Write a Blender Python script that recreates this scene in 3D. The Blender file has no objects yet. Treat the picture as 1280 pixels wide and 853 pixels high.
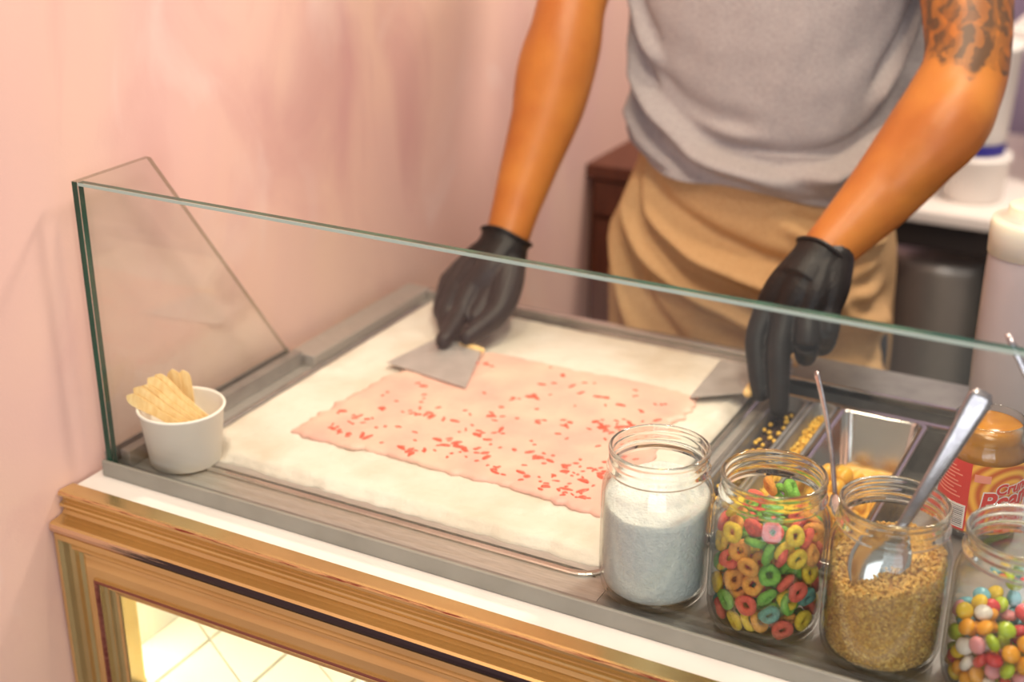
import bpy, bmesh, math, random
import numpy as np
from mathutils import Vector, Matrix, noise as mnoise

scene = bpy.context.scene
COL = scene.collection
PI = math.pi
random.seed(7)
rng = np.random.default_rng(11)

# ------------------------------------------------------------------ camera
cam_d = bpy.data.cameras.new('camera')
cam = bpy.data.objects.new('camera', cam_d)
COL.objects.link(cam)
cam.location = (0.885, -0.838, 0.609)
cam.rotation_euler = (math.radians(90 - 22.813), 0, math.radians(28.224))
cam_d.sensor_width = 36
cam_d.lens = 48.54
cam_d.clip_start = 0.02
cam_d.dof.use_dof = True
cam_d.dof.focus_distance = 1.12
cam_d.dof.aperture_fstop = 3.5
scene.camera = cam

# ------------------------------------------------------------------ world, lamps, exposure
world = bpy.data.worlds.new('room_ambience')
scene.world = world
world.use_nodes = True
bg = world.node_tree.nodes['Background']
bg.inputs[0].default_value = (1.0, 0.93, 0.89, 1)
bg.inputs[1].default_value = 0.42

def area(name, loc, target, size, power, color, size_y=None):
    l = bpy.data.lights.new(name, 'AREA')
    l.energy = power
    l.color = color
    l.size = size
    if size_y:
        l.shape = 'RECTANGLE'
        l.size_y = size_y
    o = bpy.data.objects.new(name, l)
    COL.objects.link(o)
    o.location = loc
    o.rotation_euler = (Vector(target) - Vector(loc)).to_track_quat('-Z', 'Y').to_euler()
    return o

area('ceiling_spot_over_plate_offscreen', (0.75, 0.30, 1.75), (0.35, 0.30, 0.0), 0.22, 12, (1.0, 0.84, 0.62))
area('ceiling_spot_by_wall_offscreen', (0.36, -0.22, 1.75), (0.10, 0.40, 0.15), 0.22, 11, (1.0, 0.83, 0.60))
area('ceiling_spot_customer_side_offscreen', (1.15, -0.75, 1.75), (0.55, 0.35, 0.1), 0.30, 15, (1.0, 0.89, 0.74))
area('shopfront_daylight_offscreen', (1.7, -3.0, 0.55), (0.1, 0.1, 0.0), 2.2, 46, (0.84, 0.89, 1.0), 1.8)
area('ceiling_lamp_kitchen_offscreen', (1.0, 1.35, 1.75), (0.6, 1.2, 0.0), 0.30, 32, (1.0, 0.88, 0.74))

scene.view_settings.view_transform = 'Standard'
scene.view_settings.look = 'None'
scene.view_settings.gamma = 1.0
scene.view_settings.use_curve_mapping = False
scene.view_settings.exposure = 0.0

# ------------------------------------------------------------------ helpers
def S(r, g, b):
    f = lambda c: ((c / 255) / 12.92) if c / 255 <= 0.04045 else (((c / 255) + 0.055) / 1.055) ** 2.4
    return (f(r), f(g), f(b), 1.0)

def mat(name, c1, c2=None, scale=30, rough=0.5, metal=0.0, bump=0.0, bump_scale=None, detail=3,
        distort=0.0, ramp=(0.35, 0.65), spec=0.5, stretch=None, **kw):
    m = bpy.data.materials.new(name)
    m.use_nodes = True
    nt = m.node_tree
    p = nt.nodes['Principled BSDF']
    p.inputs['Roughness'].default_value = rough
    p.inputs['Metallic'].default_value = metal
    p.inputs['Specular IOR Level'].default_value = spec
    p.inputs['Base Color'].default_value = c1
    for k, v in kw.items():
        p.inputs[k.replace('_', ' ')].default_value = v
    tc = nt.nodes.new('ShaderNodeTexCoord')
    src = tc.outputs['Object']
    if stretch:
        mp = nt.nodes.new('ShaderNodeMapping')
        mp.inputs['Scale'].default_value = stretch
        nt.links.new(src, mp.inputs['Vector'])
        src = mp.outputs['Vector']
    if c2 is not None:
        n = nt.nodes.new('ShaderNodeTexNoise')
        n.inputs['Scale'].default_value = scale
        n.inputs['Detail'].default_value = detail
        n.inputs['Distortion'].default_value = distort
        nt.links.new(src, n.inputs['Vector'])
        r = nt.nodes.new('ShaderNodeValToRGB')
        r.color_ramp.elements[0].position = ramp[0]
        r.color_ramp.elements[1].position = ramp[1]
        r.color_ramp.elements[0].color = c1
        r.color_ramp.elements[1].color = c2
        nt.links.new(n.outputs['Fac'], r.inputs['Fac'])
        nt.links.new(r.outputs['Color'], p.inputs['Base Color'])
    if bump:
        n2 = nt.nodes.new('ShaderNodeTexNoise')
        n2.inputs['Scale'].default_value = bump_scale or scale
        n2.inputs['Detail'].default_value = 4
        nt.links.new(src, n2.inputs['Vector'])
        b = nt.nodes.new('ShaderNodeBump')
        b.inputs['Strength'].default_value = bump
        b.inputs['Distance'].default_value = 0.002
        nt.links.new(n2.outputs['Fac'], b.inputs['Height'])
        nt.links.new(b.outputs['Normal'], p.inputs['Normal'])
    return m

def glass_mat(name, tint, ior=1.5, rough=0.0, gloss=1.0):
    m = bpy.data.materials.new(name)
    m.use_nodes = True
    nt = m.node_tree
    for n in list(nt.nodes):
        nt.nodes.remove(n)
    out = nt.nodes.new('ShaderNodeOutputMaterial')
    mix = nt.nodes.new('ShaderNodeMixShader')
    fr = nt.nodes.new('ShaderNodeFresnel')
    # the same outer-surface reflectance on both sides of a wall (no inner total reflection without refraction)
    ge = nt.nodes.new('ShaderNodeNewGeometry')
    mr = nt.nodes.new('ShaderNodeMapRange')
    mr.inputs['To Min'].default_value = ior
    mr.inputs['To Max'].default_value = 1.0 / ior
    nt.links.new(ge.outputs['Backfacing'], mr.inputs['Value'])
    nt.links.new(mr.outputs[0], fr.inputs['IOR'])
    t = nt.nodes.new('ShaderNodeBsdfTransparent')
    t.inputs['Color'].default_value = tint
    g = nt.nodes.new('ShaderNodeBsdfGlossy')
    g.inputs['Roughness'].default_value = rough
    g.inputs['Color'].default_value = (gloss, gloss, gloss, 1)
    nt.links.new(fr.outputs[0], mix.inputs[0])
    nt.links.new(t.outputs[0], mix.inputs[1])
    nt.links.new(g.outputs[0], mix.inputs[2])
    nt.links.new(mix.outputs[0], out.inputs[0])
    return m

def tag(o, label=None, cat=None, group=None, kind=None):
    if label: o['label'] = label
    if cat: o['category'] = cat
    if group: o['group'] = group
    if kind: o['kind'] = kind
    return o

def empty(name, loc=(0, 0, 0), rot=(0, 0, 0)):
    o = bpy.data.objects.new(name, None)
    o.empty_display_size = 0.02
    COL.objects.link(o)
    o.location = loc
    o.rotation_euler = rot
    return o

def mesh_obj(name, verts, faces, material, parent=None, smooth=True, loc=None, mats=None, midx=None):
    """verts in world (or parent-local) space; with loc the origin is moved there and verts shifted"""
    me = bpy.data.meshes.new(name)
    if loc is not None:
        L = Vector(loc)
        verts = [Vector(v) - L for v in verts]
    me.from_pydata([tuple(v) for v in verts], [], [tuple(f) for f in faces])
    for mm in (mats or [material]):
        me.materials.append(mm)
    if midx:
        for p, i in zip(me.polygons, midx):
            p.material_index = i
    if smooth:
        for p in me.polygons:
            p.use_smooth = True
    me.validate()
    me.update()
    o = bpy.data.objects.new(name, me)
    COL.objects.link(o)
    if loc is not None:
        o.location = loc
    if parent is not None:
        o.parent = parent
    return o

def fix_normals(o):
    bm = bmesh.new()
    bm.from_mesh(o.data)
    bmesh.ops.recalc_face_normals(bm, faces=bm.faces)
    bm.to_mesh(o.data)
    bm.free()
    return o

def box_data(x0, x1, y0, y1, z0, z1):
    v = [(x0, y0, z0), (x1, y0, z0), (x1, y1, z0), (x0, y1, z0), (x0, y0, z1), (x1, y0, z1), (x1, y1, z1), (x0, y1, z1)]
    f = [(0, 3, 2, 1), (4, 5, 6, 7), (0, 1, 5, 4), (1, 2, 6, 5), (2, 3, 7, 6), (3, 0, 4, 7)]
    return v, f

def box(name, x0, x1, y0, y1, z0, z1, material, parent=None, bevel=0.0, loc=None, seg=2):
    v, f = box_data(x0, x1, y0, y1, z0, z1)
    o = mesh_obj(name, v, f, material, parent, smooth=False, loc=loc)
    if bevel:
        bm = bmesh.new()
        bm.from_mesh(o.data)
        bmesh.ops.bevel(bm, geom=bm.edges[:], offset=bevel, segments=seg, affect='EDGES', profile=0.6)
        bm.to_mesh(o.data)
        bm.free()
        for p in o.data.polygons:
            p.use_smooth = len(p.vertices) == 4 and p.area < 40 * bevel * bevel and False
    return o

def loft_data(rings, cap=True, closed=True):
    n = len(rings[0])
    v = [p for r in rings for p in r]
    f = []
    for i in range(len(rings) - 1):
        for j in range(n if closed else n - 1):
            k = (j + 1) % n
            f.append((i * n + j, i * n + k, (i + 1) * n + k, (i + 1) * n + j))
    if cap:
        f.append(tuple(reversed(range(n))))
        f.append(tuple((len(rings) - 1) * n + j for j in range(n)))
    return v, f

def lathe_data(profile, n=48, cx=0, cy=0, z0=0):
    """profile: list of (r, z); r==0 ends make poles"""
    v, f = [], []
    idx = []
    for r, z in profile:
        if r < 1e-6:
            idx.append([len(v)])
            v.append((cx, cy, z0 + z))
        else:
            idx.append(list(range(len(v), len(v) + n)))
            v += [(cx + r * math.cos(2 * PI * j / n), cy + r * math.sin(2 * PI * j / n), z0 + z) for j in range(n)]
    for a, b in zip(idx[:-1], idx[1:]):
        for j in range(n):
            k = (j + 1) % n
            if len(a) == 1 and len(b) == 1:
                continue
            if len(a) == 1:
                f.append((a[0], b[k], b[j]))
            elif len(b) == 1:
                f.append((a[j], a[k], b[0]))
            else:
                f.append((a[j], a[k], b[k], b[j]))
    return v, f

def catmull(pts, n):
    pts = [np.array(p, float) for p in pts]
    P = [2 * pts[0] - pts[1]] + pts + [2 * pts[-1] - pts[-2]]
    out = []
    for i in range(1, len(P) - 2):
        for k in range(n):
            t = k / n
            a, b, c, d = P[i - 1], P[i], P[i + 1], P[i + 2]
            out.append(0.5 * ((2 * b) + (-a + c) * t + (2 * a - 5 * b + 4 * c - d) * t * t + (-a + 3 * b - 3 * c + d) * t ** 3))
    out.append(pts[-1])
    return out

def tube_data(pts, radii, n=16, sub=5, flat=1.0, ref=(0, 0, 1), round_ends=True):
    """swept tube through pts; flat scales the second axis"""
    path = catmull([tuple(p) + (r,) for p, r in zip(pts, radii)], sub)
    P = [Vector(p[:3]) for p in path]
    R = [max(p[3], 1e-4) for p in path]
    if round_ends:
        t0 = (P[0] - P[1]).normalized()
        t1 = (P[-1] - P[-2]).normalized()
        r0, r1 = R[0], R[-1]
        pre = [(P[0] + t0 * r0 * math.sin(a), r0 * math.cos(a)) for a in (1.35, 1.0, 0.6, 0.3)]
        post = [(P[-1] + t1 * r1 * math.sin(a), r1 * math.cos(a)) for a in (0.3, 0.6, 1.0, 1.35)]
        P = [p for p, _ in pre] + P + [p for p, _ in post]
        R = [r for _, r in pre] + R + [r for _, r in post]
    rings = []
    up = Vector(ref)
    for i, p in enumerate(P):
        t = (P[min(i + 1, len(P) - 1)] - P[max(i - 1, 0)]).normalized()
        s = up.cross(t)
        if s.length < 1e-4:
            s = Vector((1, 0, 0)).cross(t)
        s.normalize()
        u = t.cross(s).normalized()
        rings.append([p + s * math.cos(2 * PI * j / n) * R[i] + u * math.sin(2 * PI * j / n) * R[i] * flat for j in range(n)])
    return loft_data(rings)

def ellipsoid_data(c, r, rot=None, nu=20, nv=12):
    v, f = lathe_data([(0, -1)] + [(math.cos(a), math.sin(a)) for a in np.linspace(-PI / 2, PI / 2, nv)[1:-1]] + [(0, 1)], nu)
    M = rot.to_matrix() if rot else Matrix.Identity(3)
    return [M @ Vector((x * r[0], y * r[1], z * r[2])) + Vector(c) for x, y, z in v], f

def join(*parts):
    V, F = [], []
    for v, f in parts:
        o = len(V)
        V += list(v)
        F += [tuple(i + o for i in q) for q in f]
    return V, F

def remeshed(name, data, material, voxel, smooth=2, parent=None, loc=None, factor=0.5):
    o = mesh_obj(name, data[0], data[1], material, None, loc=loc)
    fix_normals(o)
    m = o.modifiers.new('r', 'REMESH')
    m.mode = 'VOXEL'
    m.voxel_size = voxel
    if smooth:
        s = o.modifiers.new('s', 'SMOOTH')
        s.iterations = smooth
        s.factor = factor
    dg = bpy.context.evaluated_depsgraph_get()
    me = bpy.data.meshes.new_from_object(o.evaluated_get(dg))
    o.modifiers.clear()
    o.data = me
    for p in me.polygons:
        p.use_smooth = True
    if parent is not None:
        o.parent = parent
    return o

def nz(x, y, z, s=1.0):
    return mnoise.noise(Vector((x * s, y * s, z * s)))

# ------------------------------------------------------------------ materials
M = {}
def wall_material():
    m = bpy.data.materials.new('pink_limewash_plaster')
    m.use_nodes = True
    nt = m.node_tree
    p = nt.nodes['Principled BSDF']
    p.inputs['Roughness'].default_value = 0.75
    p.inputs['Specular IOR Level'].default_value = 0.25
    tc = nt.nodes.new('ShaderNodeTexCoord')
    mp = nt.nodes.new('ShaderNodeMapping')
    mp.inputs['Scale'].default_value = (1, 1.0, 0.55)
    nt.links.new(tc.outputs['Object'], mp.inputs['Vector'])
    def ns(scale, detail, dist, lo, hi):
        n = nt.nodes.new('ShaderNodeTexNoise')
        n.inputs['Scale'].default_value = scale
        n.inputs['Detail'].default_value = detail
        n.inputs['Distortion'].default_value = dist
        nt.links.new(mp.outputs['Vector'], n.inputs['Vector'])
        r = nt.nodes.new('ShaderNodeMapRange')
        r.inputs['From Min'].default_value = lo
        r.inputs['From Max'].default_value = hi
        nt.links.new(n.outputs['Fac'], r.inputs['Value'])
        return r.outputs[0]
    def mixc(fac, a, b, fixed=None):
        mx = nt.nodes.new('ShaderNodeMix')
        mx.data_type = 'RGBA'
        nt.links.new(fac, mx.inputs[0])
        for s, i in ((a, 6), (b, 7)):
            if isinstance(s, tuple):
                mx.inputs[i].default_value = s
            else:
                nt.links.new(s, mx.inputs[i])
        return mx.outputs[2]
    c = mixc(ns(2.6, 4, 0.8, 0.35, 0.66), S(218, 177, 170), S(227, 190, 172))
    c = mixc(ns(4.5, 5, 1.6, 0.52, 0.72), c, S(208, 162, 156))
    c = mixc(ns(7, 4, 1.4, 0.60, 0.95), c, S(230, 204, 196))
    nt.links.new(c, p.inputs['Base Color'])
    n2 = nt.nodes.new('ShaderNodeTexNoise')
    n2.inputs['Scale'].default_value = 260
    n2.inputs['Detail'].default_value = 3
    nt.links.new(tc.outputs['Object'], n2.inputs['Vector'])
    b = nt.nodes.new('ShaderNodeBump')
    b.inputs['Strength'].default_value = 0.12
    b.inputs['Distance'].default_value = 0.001
    nt.links.new(n2.outputs['Fac'], b.inputs['Height'])
    nt.links.new(b.outputs['Normal'], p.inputs['Normal'])
    return m

M['wall'] = wall_material()
M['backwall'] = mat('lilac_painted_wall', S(150, 135, 160), S(120, 105, 135), 3, rough=0.8)
M['floor'] = mat('grey_floor', S(90, 82, 78), S(110, 100, 92), 8, rough=0.5)
M['board'] = mat('white_laminate', S(240, 236, 230), S(232, 228, 222), 12, rough=0.35)
M['rail'] = mat('grey_satin_rail', S(150, 148, 138), S(140, 138, 128), 20, rough=0.45, metal=0.15)
M['pane'] = glass_mat('clear_pane', (0.965, 0.985, 0.972, 1), 1.5)
M['pane_edge'] = mat('green_glass_edge', S(4, 52, 40), S(10, 78, 60), 60, rough=0.08, stretch=(1, 1, 0.1))
M['edge_highlight'] = mat('glass_edge_highlight', S(168, 184, 174), None, rough=0.4)  # pale colour standing in for light caught on the glass edge
M['side_edge'] = glass_mat('side_pane_edge', (0.50, 0.52, 0.44, 1), 1.5)
M['jarglass'] = glass_mat('jar_glass', (0.975, 0.98, 0.972, 1), 1.5)
def tint_edges(m, c0, c1, power):
    # glass seen edge-on is looked at through a longer path, so it absorbs more
    nt = m.node_tree
    t = next(n for n in nt.nodes if n.type == 'BSDF_TRANSPARENT')
    lw = nt.nodes.new('ShaderNodeLayerWeight'); lw.inputs['Blend'].default_value = 0.5
    pw = nt.nodes.new('ShaderNodeMath'); pw.operation = 'POWER'; pw.inputs[1].default_value = power
    mx = nt.nodes.new('ShaderNodeMix'); mx.data_type = 'RGBA'
    mx.inputs[6].default_value = c0; mx.inputs[7].default_value = c1
    nt.links.new(lw.outputs['Facing'], pw.inputs[0]); nt.links.new(pw.outputs[0], mx.inputs[0])
    nt.links.new(mx.outputs[2], t.inputs['Color'])
tint_edges(M['jarglass'], (0.975, 0.98, 0.972, 1), (0.40, 0.40, 0.34, 1), 3.5)
M['rimglass'] = bpy.data.materials.new('jar_rim_glass')
M['rimglass'].use_nodes = True
_p = M['rimglass'].node_tree.nodes['Principled BSDF']
_p.inputs['Transmission Weight'].default_value = 1.0
_p.inputs['Roughness'].default_value = 0.0
_p.inputs['IOR'].default_value = 1.45
_p.inputs['Base Color'].default_value = (0.96, 0.97, 0.94, 1)
M['steel'] = mat('brushed_steel', S(192, 187, 181), S(178, 173, 167), 60, rough=0.36, metal=0.62, stretch=(1, 8, 8))
M['steel_dull'] = mat('worn_steel', S(162, 158, 154), S(145, 141, 138), 40, rough=0.38, metal=0.7)
M['rim'] = mat('polished_rim', S(204, 200, 194), S(192, 188, 182), 40, rough=0.22, metal=0.9)
M['steel_shiny'] = mat('polished_steel', S(215, 210, 205), None, rough=0.13, metal=1.0)
M['spoon'] = mat('spoon_steel', S(190, 180, 182), S(165, 155, 158), 90, rough=0.24, metal=1.0, bump=0.1)
M['gold'] = mat('satin_gold_paint', S(220, 192, 134), S(212, 182, 124), 30, rough=0.25, metal=0.85, stretch=(0.3, 1, 1))
M['frost'] = mat('frost', S(222, 214, 202), S(188, 172, 148), 9, ramp=(0.42, 0.78), rough=0.6, bump=0.6, bump_scale=120, detail=6)
M['ice'] = mat('strawberry_ice_cream', S(226, 188, 168), S(220, 168, 154), 18, rough=0.45, bump=0.35, bump_scale=150, detail=5)
M['berry'] = mat('strawberry_flesh', S(216, 62, 42), S(230, 108, 82), 120, rough=0.3)
M['cup'] = mat('white_paper', S(242, 236, 228), S(236, 230, 222), 20, rough=0.55)
M['blade'] = mat('scraper_blade', S(194, 188, 184), S(180, 174, 170), 40, rough=0.4, metal=0.45)
M['wood'] = mat('birch_wood', S(232, 190, 120), S(246, 214, 150), 60, rough=0.6, stretch=(4, 4, 0.4))
M['sugar'] = mat('white_powder', S(240, 240, 236), S(226, 228, 226), 220, rough=0.9, bump=0.9, bump_scale=500)
M['nut'] = mat('chopped_nut', S(240, 202, 120), S(214, 162, 78), 300, rough=0.7)
M['nutcore'] = mat('nut_heap', S(214, 168, 100), S(178, 130, 72), 400, rough=0.8, bump=1.0, bump_scale=400)
M['glove'] = mat('black_nitrile', S(20, 17, 17), S(30, 25, 24), 60, rough=0.46, spec=0.32, bump=0.25, bump_scale=300)
M['shirt'] = mat('grey_jersey', S(170, 162, 160), S(152, 144, 143), 420, rough=0.95, detail=4, spec=0.15, bump=0.15, bump_scale=700)
M['apron'] = mat('beige_cotton', S(190, 154, 112), S(180, 142, 100), 300, rough=0.9, spec=0.15, bump=0.12, bump_scale=900)
M['trousers'] = mat('dark_trousers', S(50, 48, 52), None, rough=0.9)
M['shoe'] = mat('black_shoe', S(30, 28, 28), None, rough=0.5)
M['brown'] = mat('dark_brown_wood', S(112, 62, 40), S(92, 48, 32), 20, rough=0.55, stretch=(6, 6, 0.6))
M['black'] = mat('black_plastic', S(24, 22, 22), None, rough=0.5)
M['darkgap'] = mat('dark_cabinet', S(46, 38, 36), S(36, 30, 30), 10, rough=0.6)
M['whiteplastic'] = mat('white_plastic', S(236, 228, 222), S(228, 220, 214), 8, rough=0.4)
M['blue'] = mat('blue_label', S(36, 30, 130), None, rough=0.5)
M['yellowlabel'] = mat('yellow_label', S(236, 196, 110), None, rough=0.5)
M['mauve'] = mat('mauve_panel', S(104, 70, 74), S(92, 62, 68), 6, rough=0.7)
M['mango'] = mat('mango_chunk', S(226, 174, 52), S(210, 150, 36), 60, rough=0.35)
M['cookie'] = mat('dark_cookie_crumb', S(60, 44, 38), S(96, 72, 60), 300, rough=0.8)
M['crumb'] = mat('yellow_crumb', S(238, 196, 84), S(226, 176, 60), 200, rough=0.6)
M['cream'] = mat('cream_liquid', S(246, 228, 188), None, rough=0.3)
M['bottlecap'] = mat('frosted_cap', S(240, 222, 200), None, rough=0.4, Subsurface_Weight=0.3)
M['peanut'] = mat('peanut_butter', S(196, 132, 18), S(160, 98, 10), 30, rough=0.25)
M['tile'] = mat('white_tile', S(244, 240, 222), S(238, 232, 210), 6, rough=0.3)
M['grout_light'] = mat('grout', S(140, 138, 100), None, rough=0.8)

def bottle_material():
    m = bpy.data.materials.new('translucent_bottle_plastic')
    m.use_nodes = True
    nt = m.node_tree
    for n in list(nt.nodes):
        nt.nodes.remove(n)
    out = nt.nodes.new('ShaderNodeOutputMaterial')
    d = nt.nodes.new('ShaderNodeBsdfDiffuse'); d.inputs[0].default_value = S(232, 222, 226)
    t = nt.nodes.new('ShaderNodeBsdfTranslucent'); t.inputs[0].default_value = S(236, 226, 224)
    tr = nt.nodes.new('ShaderNodeBsdfTransparent'); tr.inputs[0].default_value = (0.95, 0.94, 0.95, 1)
    g = nt.nodes.new('ShaderNodeBsdfGlossy'); g.inputs[1].default_value = 0.25
    a = nt.nodes.new('ShaderNodeMixShader'); a.inputs[0].default_value = 0.55
    b = nt.nodes.new('ShaderNodeMixShader'); b.inputs[0].default_value = 0.16
    c = nt.nodes.new('ShaderNodeMixShader')
    fr = nt.nodes.new('ShaderNodeFresnel'); fr.inputs[0].default_value = 1.4
    nt.links.new(d.outputs[0], a.inputs[1]); nt.links.new(t.outputs[0], a.inputs[2])
    nt.links.new(a.outputs[0], b.inputs[1]); nt.links.new(tr.outputs[0], b.inputs[2])
    nt.links.new(fr.outputs[0], c.inputs[0]); nt.links.new(b.outputs[0], c.inputs[1]); nt.links.new(g.outputs[0], c.inputs[2])
    nt.links.new(c.outputs[0], out.inputs[0])
    return m
M['bottle'] = bottle_material()

def worn_material():
    """gold paint rubbed through to black undercoat in long ragged streaks, more towards the middle of the rail"""
    m = mat('worn_gold_ridge', S(214, 166, 110), None, rough=0.4, metal=0.6)
    nt = m.node_tree
    p = nt.nodes['Principled BSDF']
    tc = nt.nodes.new('ShaderNodeTexCoord')
    mp = nt.nodes.new('ShaderNodeMapping'); mp.inputs['Scale'].default_value = (1.6, 90, 90)
    n = nt.nodes.new('ShaderNodeTexNoise'); n.inputs['Scale'].default_value = 6; n.inputs['Detail'].default_value = 8
    n.inputs['Roughness'].default_value = 0.7
    sx = nt.nodes.new('ShaderNodeSeparateXYZ')
    nt.links.new(tc.outputs['Object'], mp.inputs['Vector'])
    nt.links.new(mp.outputs['Vector'], n.inputs['Vector'])
    nt.links.new(tc.outputs['Object'], sx.inputs[0])
    mr = nt.nodes.new('ShaderNodeMapRange')
    mr.inputs['From Min'].default_value = 0.0; mr.inputs['From Max'].default_value = 0.14
    mr.inputs['To Min'].default_value = -0.22; mr.inputs['To Max'].default_value = 0.2
    nt.links.new(sx.outputs['X'], mr.inputs['Value'])
    ad = nt.nodes.new('ShaderNodeMath'); ad.operation = 'ADD'
    nt.links.new(n.outputs['Fac'], ad.inputs[0]); nt.links.new(mr.outputs[0], ad.inputs[1])
    r = nt.nodes.new('ShaderNodeValToRGB')
    r.color_ramp.elements[0].position = 0.47; r.color_ramp.elements[1].position = 0.53
    r.color_ramp.elements[0].color = S(216, 176, 140); r.color_ramp.elements[1].color = S(38, 22, 26)
    nt.links.new(ad.outputs[0], r.inputs[0]); nt.links.new(r.outputs[0], p.inputs['Base Color'])
    r2 = nt.nodes.new('ShaderNodeValToRGB')
    r2.color_ramp.elements[0].position = 0.47; r2.color_ramp.elements[1].position = 0.53
    r2.color_ramp.elements[0].color = (0.7, 0.7, 0.7, 1); r2.color_ramp.elements[1].color = (0, 0, 0, 1)
    nt.links.new(ad.outputs[0], r2.inputs[0]); nt.links.new(r2.outputs[0], p.inputs['Metallic'])
    return m
M['worn'] = worn_material()

def redline_material():
    m = mat('gold_with_red_bole', S(214, 166, 110), None, rough=0.36, metal=0.7)
    nt = m.node_tree
    p = nt.nodes['Principled BSDF']
    tc = nt.nodes.new('ShaderNodeTexCoord')
    mp = nt.nodes.new('ShaderNodeMapping'); mp.inputs['Scale'].default_value = (2.5, 60, 60)
    n = nt.nodes.new('ShaderNodeTexNoise'); n.inputs['Scale'].default_value = 10; n.inputs['Detail'].default_value = 8
    n.inputs['Roughness'].default_value = 0.75
    nt.links.new(tc.outputs['Object'], mp.inputs['Vector']); nt.links.new(mp.outputs['Vector'], n.inputs['Vector'])
    r = nt.nodes.new('ShaderNodeValToRGB')
    r.color_ramp.elements[0].position = 0.50; r.color_ramp.elements[1].position = 0.56
    r.color_ramp.elements[0].color = S(212, 166, 116); r.color_ramp.elements[1].color = S(120, 34, 26)
    nt.links.new(n.outputs['Fac'], r.inputs[0]); nt.links.new(r.outputs[0], p.inputs['Base Color'])
    return m
M['redline'] = redline_material()
M['redbead'] = mat('bole_red_gilding', S(150, 92, 76), S(112, 52, 44), 12, rough=0.4, metal=0.5, stretch=(0.4, 20, 20))

def skin_material():
    m = bpy.data.materials.new('tanned_skin_with_tattoo')
    m.use_nodes = True
    nt = m.node_tree
    p = nt.nodes['Principled BSDF']
    p.inputs['Roughness'].default_value = 0.42
    p.inputs['Specular IOR Level'].default_value = 0.4
    p.inputs['Subsurface Weight'].default_value = 0.08
    p.inputs['Subsurface Scale'].default_value = 0.01
    tc = nt.nodes.new('ShaderNodeTexCoord')
    def noise(scale, detail=4, dist=0.0, mapping=None):
        n = nt.nodes.new('ShaderNodeTexNoise')
        n.inputs['Scale'].default_value = scale
        n.inputs['Detail'].default_value = detail
        n.inputs['Distortion'].default_value = dist
        nt.links.new(tc.outputs['Object'], n.inputs['Vector'])
        return n.outputs['Fac']
    def maprange(v, a, b):
        r = nt.nodes.new('ShaderNodeMapRange')
        r.inputs['From Min'].default_value = a; r.inputs['From Max'].default_value = b
        nt.links.new(v, r.inputs['Value'])
        return r.outputs[0]
    def math_(op, a, b):
        k = nt.nodes.new('ShaderNodeMath'); k.operation = op
        for i, q in enumerate((a, b)):
            if isinstance(q, (int, float)): k.inputs[i].default_value = q
            else: nt.links.new(q, k.inputs[i])
        return k.outputs[0]
    def mixc(fac, a, b):
        mx = nt.nodes.new('ShaderNodeMix'); mx.data_type = 'RGBA'
        nt.links.new(fac, mx.inputs[0])
        for s, i in ((a, 6), (b, 7)):
            if isinstance(s, tuple): mx.inputs[i].default_value = s
            else: nt.links.new(s, mx.inputs[i])
        return mx.outputs[2]
    base = mixc(maprange(noise(14, 4), 0.35, 0.65), S(182, 114, 48), S(166, 96, 40))
    sx = nt.nodes.new('ShaderNodeSeparateXYZ')
    nt.links.new(tc.outputs['Object'], sx.inputs[0])
    # tattoo: left upper arm only (object space: origin on the floor, +z up)
    edge = math_('ADD', sx.outputs['Z'], math_('MULTIPLY', math_('SUBTRACT', noise(28, 2), 0.5), 0.05))
    zmask = maprange(edge, TATTOO_Z, TATTOO_Z + 0.004)
    xmask = maprange(sx.outputs['X'], 0.175, 0.18)
    wv = nt.nodes.new('ShaderNodeTexWave')
    wv.inputs['Scale'].default_value = 9; wv.inputs['Distortion'].default_value = 11
    wv.inputs['Detail'].default_value = 3; wv.inputs['Detail Scale'].default_value = 1.6
    nt.links.new(tc.outputs['Object'], wv.inputs['Vector'])
    wv.inputs['Scale'].default_value = 14
    ink = math_('ADD', math_('MULTIPLY', maprange(wv.outputs['Fac'], 0.25, 0.55), 0.6), math_('MULTIPLY', maprange(noise(30, 5, 1.0), 0.36, 0.52), 0.62))
    fac = math_('MULTIPLY', math_('MULTIPLY', zmask, xmask), math_('MULTIPLY', ink, 0.74))
    c = mixc(fac, base, S(74, 58, 44))
    nt.links.new(c, p.inputs['Base Color'])
    bn = nt.nodes.new('ShaderNodeBump'); bn.inputs['Strength'].default_value = 0.15; bn.inputs['Distance'].default_value = 0.002
    nt.links.new(noise(60, 4), bn.inputs['Height']); nt.links.new(bn.outputs['Normal'], p.inputs['Normal'])
    return m
FLOOR_Z = -0.93
TATTOO_Z = 0.318 - FLOOR_Z
M['skin'] = skin_material()

def emit(name, color, strength):
    m = bpy.data.materials.new(name)
    m.use_nodes = True
    p = m.node_tree.nodes['Principled BSDF']
    p.inputs['Base Color'].default_value = (1, 1, 1, 1)
    p.inputs['Emission Color'].default_value = color
    p.inputs['Emission Strength'].default_value = strength
    return m
M['led'] = emit('led_strip_light', (1.0, 0.97, 0.86, 1), 26)

# ------------------------------------------------------------------ setting
WX = -0.015
def slab(name, *a, m):
    o = box(name, *a, m)
    o['kind'] = 'structure'
    return o
slab('wall_left', WX - 0.12, WX, -1.6, 2.45, FLOOR_Z, 1.85, m=M['wall'])
slab('floor', WX - 0.12, 3.2, -1.6, 2.45, FLOOR_Z - 0.1, FLOOR_Z, m=M['floor'])
slab('wall_back', WX, 3.2, 2.33, 2.45, FLOOR_Z, 1.85, m=M['backwall'])

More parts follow.
